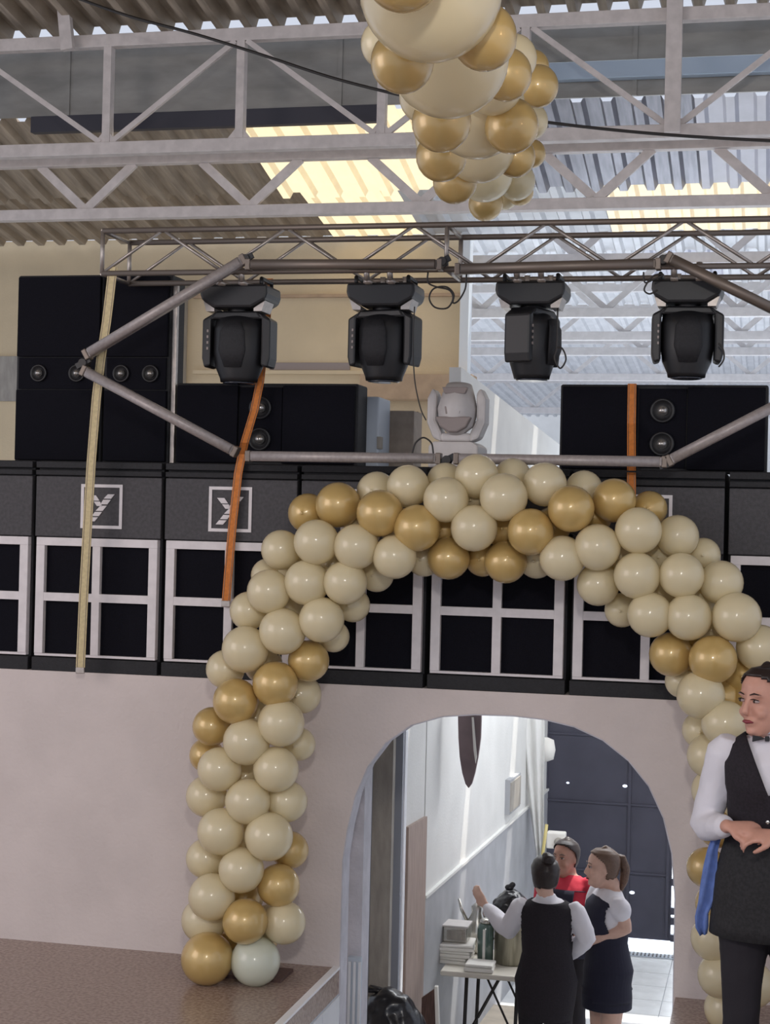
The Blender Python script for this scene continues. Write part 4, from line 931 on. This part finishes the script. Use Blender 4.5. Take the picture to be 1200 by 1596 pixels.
    if hairstyle == 'bun':
        organic(MB().ell((0, 0.07, 0.115), (0.042, 0.042, 0.036)).ell((0.01, 0.062, 0.135), (0.028, 0.028, 0.022)).xf(HM), 'hair_bun', hairm or M['hair'], t, 0.006, 2, 0.01, 0.02)
    if hairstyle == 'lowbun':
        organic(MB().ell((0, 0.11, 0.0), (0.04, 0.035, 0.04)).xf(HM), 'hair_bun', hairm or M['hair'], t, 0.006, 2)
    if hairstyle == 'pony':
        organic(MB().loft([((0, 0.085, 0.07), 0.02, 0.02), ((0, 0.125, 0.06), 0.032, 0.028), ((0, 0.15, 0.0), 0.036, 0.03), ((0, 0.145, -0.08), 0.034, 0.028), ((0, 0.125, -0.15), 0.014, 0.012)], (1, 0, 0), 16).xf(HM), 'ponytail', hairm, t, 0.008, 2, 0.01, 0.03)
    return t, HM
def cut_shell(mb, name, m, parent, keep, thick=0.004, cuts=2, planes=()):
    me = mb.mesh(name); bm = bmesh.new(); bm.from_mesh(me)
    for (co, no) in planes: bmesh.ops.bisect_plane(bm, geom=bm.verts[:]+bm.edges[:]+bm.faces[:], plane_co=co, plane_no=no)
    if not planes: bmesh.ops.subdivide_edges(bm, edges=bm.edges, cuts=cuts, use_grid_fill=True)
    bmesh.ops.delete(bm, geom=[f for f in bm.faces if not keep(f.calc_center_median())], context='FACES')
    bm.to_mesh(me); bm.free(); me.materials.append(m); o = bpy.data.objects.new(name, me); C.objects.link(o); o.parent = parent
    for p in me.polygons: p.use_smooth = True
    so = o.modifiers.new('s', 'SOLIDIFY'); so.thickness = thick; so.offset = 1
    return o
def grow(T, d, zmin=None, zmax=None): return [(c, rx+d, ry+d) for c, rx, ry in T if (zmin is None or V(c).z >= zmin) and (zmax is None or V(c).z <= zmax)]
def torso_f(h):  # standing woman of height h, feet at 0
    s = h/1.6
    return [((0, 0.0, 0.74*s), 0.10*s, 0.085*s), ((0, 0.0, 0.80*s), 0.155*s, 0.115*s), ((0, 0.005, 0.88*s), 0.165*s, 0.120*s), ((0, 0, 0.97*s), 0.140*s, 0.100*s), ((0, -0.005, 1.04*s), 0.125*s, 0.092*s), ((0, -0.005, 1.12*s), 0.132*s, 0.100*s), ((0, -0.012, 1.19*s), 0.145*s, 0.115*s), ((0, -0.005, 1.26*s), 0.155*s, 0.102*s), ((0, 0.005, 1.32*s), 0.135*s, 0.075*s), ((0, 0.012, 1.36*s), 0.08*s, 0.055*s)]
# --- waitress at the right
WYp = 6.10; wb = at(1206, 1100, WYp)
wl_ = V((wb.x, WYp, 0))
T = torso_f(1.6)
def wp(px, py, dy=0.0):   # pixel on the waitress' plane -> local coordinates
    q = at(px, py, WYp+dy); return q-wl_
jw = dict(head=(wp(1190, 1100).x, -0.03, 1.487), neck=(-0.01, 0.0, 1.37), torso=T,
  shR=(-0.165, 0.0, 1.305), elR=wp(1098, 1288, 0.06), wrR=wp(1134, 1288, -0.16), shL=(0.165, 0, 1.305), elL=(0.25, 0.05, 1.03), wrL=(0.02, -0.20, 1.045),
  hpR=(-0.085, 0, 0.80), knR=(-0.09, -0.01, 0.45), anR=(-0.095, 0.02, 0.085), hpL=(0.085, 0, 0.80), knL=(0.09, -0.01, 0.45), anL=(0.11, 0.02, 0.085),
  hdR=(1, -0.25, 0.05), hnR=(0, 0.45, -1), hcR=0.85, htR=-1, hdL=(-1, -0.1, -0.05), hnL=(0, 0.5, -1), hcL=0.8, htL=1, gaze=-0.003)
wt, HMw = person('waitress', 'waitress in black vest and bow tie at the right edge, hands joined, looking left', wl_, 0.0, jw, M['skin'], 0.0065, hairm=M['hair'], hairstyle='lowbun', headyaw=math.radians(-38), headpitch=math.radians(2))
# shirt (torso + sleeves)
sm = MB(); sm.loft(grow(T, 0.010, 0.86), (1, 0, 0), 28)
for k in 'RL':
    sh, el, wr = V(jw['sh'+k]), V(jw['el'+k]), V(jw['wr'+k])
    P, R_ = lerp_chain([sh, sh.lerp(el, 0.4), el, el.lerp(wr, 0.4), el.lerp(wr, 0.86)], [0.064, 0.060, 0.054, 0.050, 0.040], 3); limb(sm, P, R_)
organic(sm, 'shirt', M['shirt'], wt, 0.008, 3, 0.012, 0.08)
# collar ring
nkp = V((-0.008, 0.003, 1.375))
MB().loft([(nkp, 0.066, 0.066), (nkp+V((-0.004, 0, 0.028)), 0.060, 0.062)], (1, 0, 0), 28).build('collar', M['shirt'], wt, smooth='auto')
vest = MB().loft(grow(T, 0.019, 0.84, 1.33)+[((0, 0.008, 1.345), 0.125, 0.080), ((0, 0.012, 1.385), 0.07, 0.062)], (1, 0, 0), 48)
def vkeep(c):
    if c.y < 0.0 and c.z > 1.17 and abs(c.x) < 0.012+(c.z-1.17)*0.42: return False
    if c.z > 1.365: return False
    return not (c.z > 1.10 and abs(c.x) > 0.150+0.0*c.z and abs(c.y) < 0.05 and c.z < 1.30)
cut_shell(vest, 'vest', M['vest'], wt, vkeep, 0.006, 3, planes=[((0.012, 0, 1.17), (1, 0, -0.42)), ((-0.012, 0, 1.17), (-1, 0, -0.42)), ((0, 0, 1.17), (0, 0, 1)), ((0, 0, 1.365), (0, 0, 1)), ((0, -0.0001, 0), (0, 1, 0)), ((0.15, 0, 0), (1, 0, 0)), ((-0.15, 0, 0), (1, 0, 0)), ((0, 0, 1.10), (0, 0, 1)), ((0, 0, 1.30), (0, 0, 1)), ((0, 0.05, 0), (0, 1, 0)), ((0, -0.05, 0), (0, 1, 0))])
for z_ in (1.14, 1.075, 1.01):
    MB().lathe([(0.0065, 0), (0.0065, 0.003), (0.003, 0.004)], 14, Matrix.Translation((-0.012, -0.131 if z_ > 1.1 else -0.124, z_)) @ Matrix.Rotation(math.pi/2, 4, 'X')).build('button', M['steel'], wt)
# bow tie
bt = MB(); 
for s in (-1, 1): bt.prism([(-0.02+s*0.006, -0.088, 1.360), (-0.02+s*0.050, -0.080, 1.378), (-0.02+s*0.052, -0.080, 1.346)], (0, 0.012, 0))
bt.box((-0.028, -0.094, 1.352), (-0.012, -0.078, 1.370)).build('bow_tie', M['black'], wt, bevel=0.003)
# apron
ap = MB().loft([((0, 0, 0.655), 0.205, 0.150), ((0, 0, 0.75), 0.198, 0.148), ((0, 0, 0.86), 0.188, 0.145), ((0, 0, 0.93), 0.172, 0.130), ((0, 0, 1.0), 0.152, 0.116)], (1, 0, 0), 48)
cut_shell(ap, 'apron', M['apron'], wt, lambda c: 0.656 < c.z < 0.998, 0.005, 1)
def trousers(t, j, m, r0=0.095, vox=0.009, zhip=0.80):
    mb = MB(); mb.loft(grow(j['torso'], 0.007, None, 0.92), (1, 0, 0), 24)
    for k in 'RL':
        hp, kn, an = V(j['hp'+k]), V(j['kn'+k]), V(j['an'+k])
        P, R_ = lerp_chain([hp, hp.lerp(kn, 0.5), kn, an], [r0, r0*0.88, r0*0.68, r0*0.58], 3); limb(mb, P, R_)
    return organic(mb, 'trousers', m, t, vox, 3, 0.01, 0.08)
trousers(wt, jw, M['trousers'], 0.100)
def shoes(t, j, m):
    for k in 'RL':
        an = V(j['an'+k]); MB().loft([(an+V((0, 0.055, -0.045)), 0.026, 0.035), (an+V((0, 0.0, -0.040)), 0.042, 0.044), (an+V((0, -0.08, -0.052)), 0.046, 0.032), (an+V((0, -0.165, -0.064)), 0.034, 0.020)], (1, 0, 0), 16).build('shoe', m, t, smooth='auto')
shoes(wt, jw, M['black'])
# napkin over her arm
def cloth_strip(outer, Y, name, m, label, cat):
    P0 = at(*outer[0][0], Y); t = thing(name, label, cat, P0)
    nx = 9; rows = len(outer); ring = []
    for i, (l, r_) in enumerate(outer):
        a, b = at(*l, Y), at(*r_, Y)
        for q in range(nx): 
            u = q/(nx-1); p = a.lerp(b, u); p.y += 0.010*math.sin(u*9+i*0.7); ring.append(p-P0)
    n = rows*nx; vs = ring+[p+V((0, 0.012, 0)) for p in ring]; fs = []
    for i in range(rows-1):
        for q in range(nx-1): a = i*nx+q; fs += [(a, a+1, a+nx+1, a+nx), (n+a, n+a+nx, n+a+nx+1, n+a+1)]
    for i in range(rows-1):
        a = i*nx; fs.append((a, a+nx, n+a+nx, n+a)); a = i*nx+nx-1; fs.append((a, n+a, n+a+nx, a+nx))
    for q in range(nx-1): fs.append((q, n+q, n+q+1, q+1)); a = (rows-1)*nx+q; fs.append((a, a+1, n+a+1, n+a))
    MB().add(vs, fs).build('cloth', m, t, smooth=True)
    return t
nap = cloth_strip([((1112, 1298), (1126, 1298)), ((1102, 1325), (1119, 1325)), ((1096, 1350), (1118, 1350)), ((1091, 1380), (1115, 1380)), ((1088, 1405), (1114, 1402)), ((1083, 1428), (1104, 1424)), ((1084, 1445), (1104, 1445)), ((1091, 1458), (1102, 1456))], WYp-0.02, 'blue_napkin', M['bluecloth'], 'blue cloth napkin hanging from the waitress\'s forearm', 'napkin')

# --- group in the corridor
def small(name, label, px, top_py, Yp, rz, hgt, **kw):
    q = at(px, top_py, Yp); return V((q.x, Yp, ZF))
# woman with bun, back to camera: local facing -Y, rotate by pi
YA = 10.15; hA = at(845, 1338, YA).z-ZF; sA = hA/1.6
LA = V((at(853, 1450, YA).x, YA, ZF))
def loc_back(px, py, dy=0.0):  # world->local for rz=pi
    q = at(px, py, YA+dy)-LA; return V((-q.x, -q.y, q.z))
TA = torso_f(hA)
def std(h): 
    s = h/1.6
    return dict(head=(0, -0.02, 1.487*s), neck=(0, 0, 1.37*s), shR=(-0.165*s, 0, 1.305*s), shL=(0.165*s, 0, 1.305*s), elR=(-0.22*s, 0.03, 1.03*s), elL=(0.22*s, 0.03, 1.03*s), wrR=(-0.2*s, -0.12, 0.82*s), wrL=(0.2*s, -0.12, 0.82*s),
      hpR=(-0.085*s, 0, 0.80*s), knR=(-0.09*s, -0.01, 0.45*s), anR=(-0.095*s, 0.02, 0.085*s), hpL=(0.085*s, 0, 0.80*s), knL=(0.09*s, -0.01, 0.45*s), anL=(0.095*s, 0.02, 0.085*s), torso=torso_f(h))
jA = std(hA)
hd = loc_back(848, 1366); jA['head'] = V((hd.x, -0.02, hd.z)); jA['neck'] = V((hd.x*0.5, 0, 1.37*sA))
# viewer left arm is her left arm (facing away): local +x
jA['elL'] = loc_back(792, 1450, 0.12); jA['wrL'] = loc_back(757, 1412, 0.22); jA['hdL'] = V((0.5, -0.2, 0.6)); jA['hnL'] = V((-0.3, -1, 0.2)); jA['hcL'] = 0.35
jA['elR'] = loc_back(914, 1462, -0.02); jA['wrR'] = loc_back(884, 1492, 0.18); jA['hdR'] = V((0.9, -0.5, -0.2)); jA['hnR'] = V((0, -0.3, -1))
wa, _ = person('woman_with_bun', 'woman with dark hair bun seen from behind, black vest over white shirt, reaching left', LA, math.pi, jA, M['skin2'], 0.010, hairm=M['hair'], hairstyle='bun', headyaw=math.radians(25), size=sA)
sm = MB(); sm.loft(grow(TA, 0.008, 0.96*sA), (1, 0, 0), 28)
for k in 'RL':
    sh, el, wr = V(jA['sh'+k]), V(jA['el'+k]), V(jA['wr'+k])
    P, R_ = lerp_chain([sh, sh.lerp(el, 0.4), el, el.lerp(wr, 0.4), el.lerp(wr, 0.9)], [0.062, 0.062, 0.060, 0.056, 0.040], 3); limb(sm, P, R_)
sm.loft([(jA['neck']+V((0, 0.005, -0.03)), 0.07, 0.07), (jA['neck']+V((0, 0.005, 0.025)), 0.058, 0.060)], (1, 0, 0), 20)
organic(sm, 'shirt', M['shirt'], wa, 0.010, 3, 0.014, 0.08)
vz = [((0, 0, 0.66*sA), 0.160, 0.14), ((0, 0, 0.78*sA), 0.176, 0.145)]+grow(TA, 0.019, 0.87*sA, 1.33*sA)+[((0, 0.01, 1.355*sA), 0.10, 0.07)]
cut_shell(MB().loft(vz, (1, 0, 0), 40), 'vest', M['vest'], wa, lambda c: c.z > 0.661*sA and c.z < 1.352*sA and not (abs(c.x) > 0.148 and 1.12*sA < c.z < 1.31*sA), 0.006, 2)
trousers(wa, jA, M['trousers'], 0.088, 0.011); shoes(wa, jA, M['black'])
# woman on the right with ponytail, facing left (towards -X)
YBp = 10.5; hB = at(935, 1322, YBp).z-ZF; sB = hB/1.6
LBp = V((at(948, 1450, YBp).x, YBp, ZF)); rB = math.radians(-62)
def locB(px, py, dy=0.0):
    q = at(px, py, YBp+dy)-LBp; return Matrix.Rotation(-rB, 3, 'Z') @ q
jB = std(hB); hd = locB(936, 1352); jB['head'] = V((hd.x*0.3, hd.y, 1.487*sB))
jB['shL'] = V((0.17, 0, 1.285*sB)); jB['elL'] = locB(977, 1448, -0.14); jB['wrL'] = locB(925, 1466, -0.12); jB['hdL'] = V((0, -1, 0)); jB['hnL'] = V((-1, 0, -0.3))
jB['elR'] = V((-0.2, -0.08, 1.03*sB)); jB['wrR'] = V((-0.08, -0.24, 1.06*sB)); jB['hdR'] = V((0.2, -1, 0))
wb_, _ = person('woman_with_ponytail', 'woman with brown ponytail and short white sleeves facing left in the corridor', LBp, rB, jB, M['skin2'], 0.010, hairm=M['hair2'], hairstyle='pony', headyaw=math.radians(-8), size=sB)
sm = MB(); sm.loft(grow(jB['torso'], 0.009, 0.95*sB), (1, 0, 0), 28)
for k in 'RL':
    sh, el = V(jB['sh'+k]), V(jB['el'+k]); P, R_ = lerp_chain([sh+V((0, 0, 0.01)), sh.lerp(el, 0.18), sh.lerp(el, 0.36)], [0.062, 0.068, 0.060], 3); limb(sm, P, R_)
organic(sm, 'blouse', M['shirt'], wb_, 0.010, 3, 0.01, 0.05)
tb_ = jB['torso']
zh = at(945, 1568, YBp).z-ZF
dz = [((0, 0, zh), 0.158, 0.150), ((0, 0, zh+0.08), 0.166, 0.150), ((0, 0, max(zh+0.12, 0.62*sB)), 0.168, 0.150), ((0, 0, 0.70*sB), 0.172, 0.150), ((0, 0, 0.80*sB), 0.172, 0.140)]+grow(tb_, 0.020, 0.87*sB, 1.27*sB)+[((0, 0.0, 1.325*sB), 0.115, 0.075)]
cut_shell(MB().loft(dz, (1, 0, 0), 40), 'dress', M['navy'], wb_, lambda c: zh+0.001 < c.z < 1.32*sB and not (abs(c.x) > 0.145 and 1.1*sB < c.z < 1.31*sB), 0.006, 4)
shoes(wb_, jB, M['black'])
# person in red behind, facing the camera
YCp = 11.3; hC = at(880, 1310, YCp).z-ZF; sC = hC/1.6
LC = V((at(884, 1400, YCp).x, YCp, ZF)); jC = std(hC); jC['head'] = V((-0.01, -0.03, 1.487*sC)); jC['wrR'] = (-0.12, -0.26, 1.0); jC['wrL'] = (0.12, -0.26, 1.0)
wc_, _ = person('person_in_red', 'person in red top with navy apron facing the camera behind the two women', LC, math.radians(-12), jC, M['skin3'], 0.011, hairm=M['hair'], hairstyle=None, headyaw=math.radians(-15), size=sC)
sm = MB(); sm.loft(grow(jC['torso'], 0.012, 0.80*sC), (1, 0, 0), 28)
for k in 'RL':
    sh, el, wr = V(jC['sh'+k]), V(jC['el'+k]), V(jC['wr'+k])
    P, R_ = lerp_chain([sh, sh.lerp(el, 0.5), el, el.lerp(wr, 0.6)], [0.066, 0.062, 0.052, 0.046], 3); limb(sm, P, R_)
organic(sm, 'red_top', M['red'], wc_, 0.011, 3, 0.01, 0.06)
cut_shell(MB().loft(grow(jC['torso'], 0.024, 0.79*sC, 1.30*sC), (1, 0, 0), 40), 'apron', M['navy'], wc_, lambda c: c.y < 0.02 and (c.z < 1.16*sC or abs(c.x) < 0.085) and c.z < 1.295*sC and c.z > 0.8*sC, 0.005, 2)
trousers(wc_, jC, M['trousers'], 0.090, 0.012); shoes(wc_, jC, M['black'])
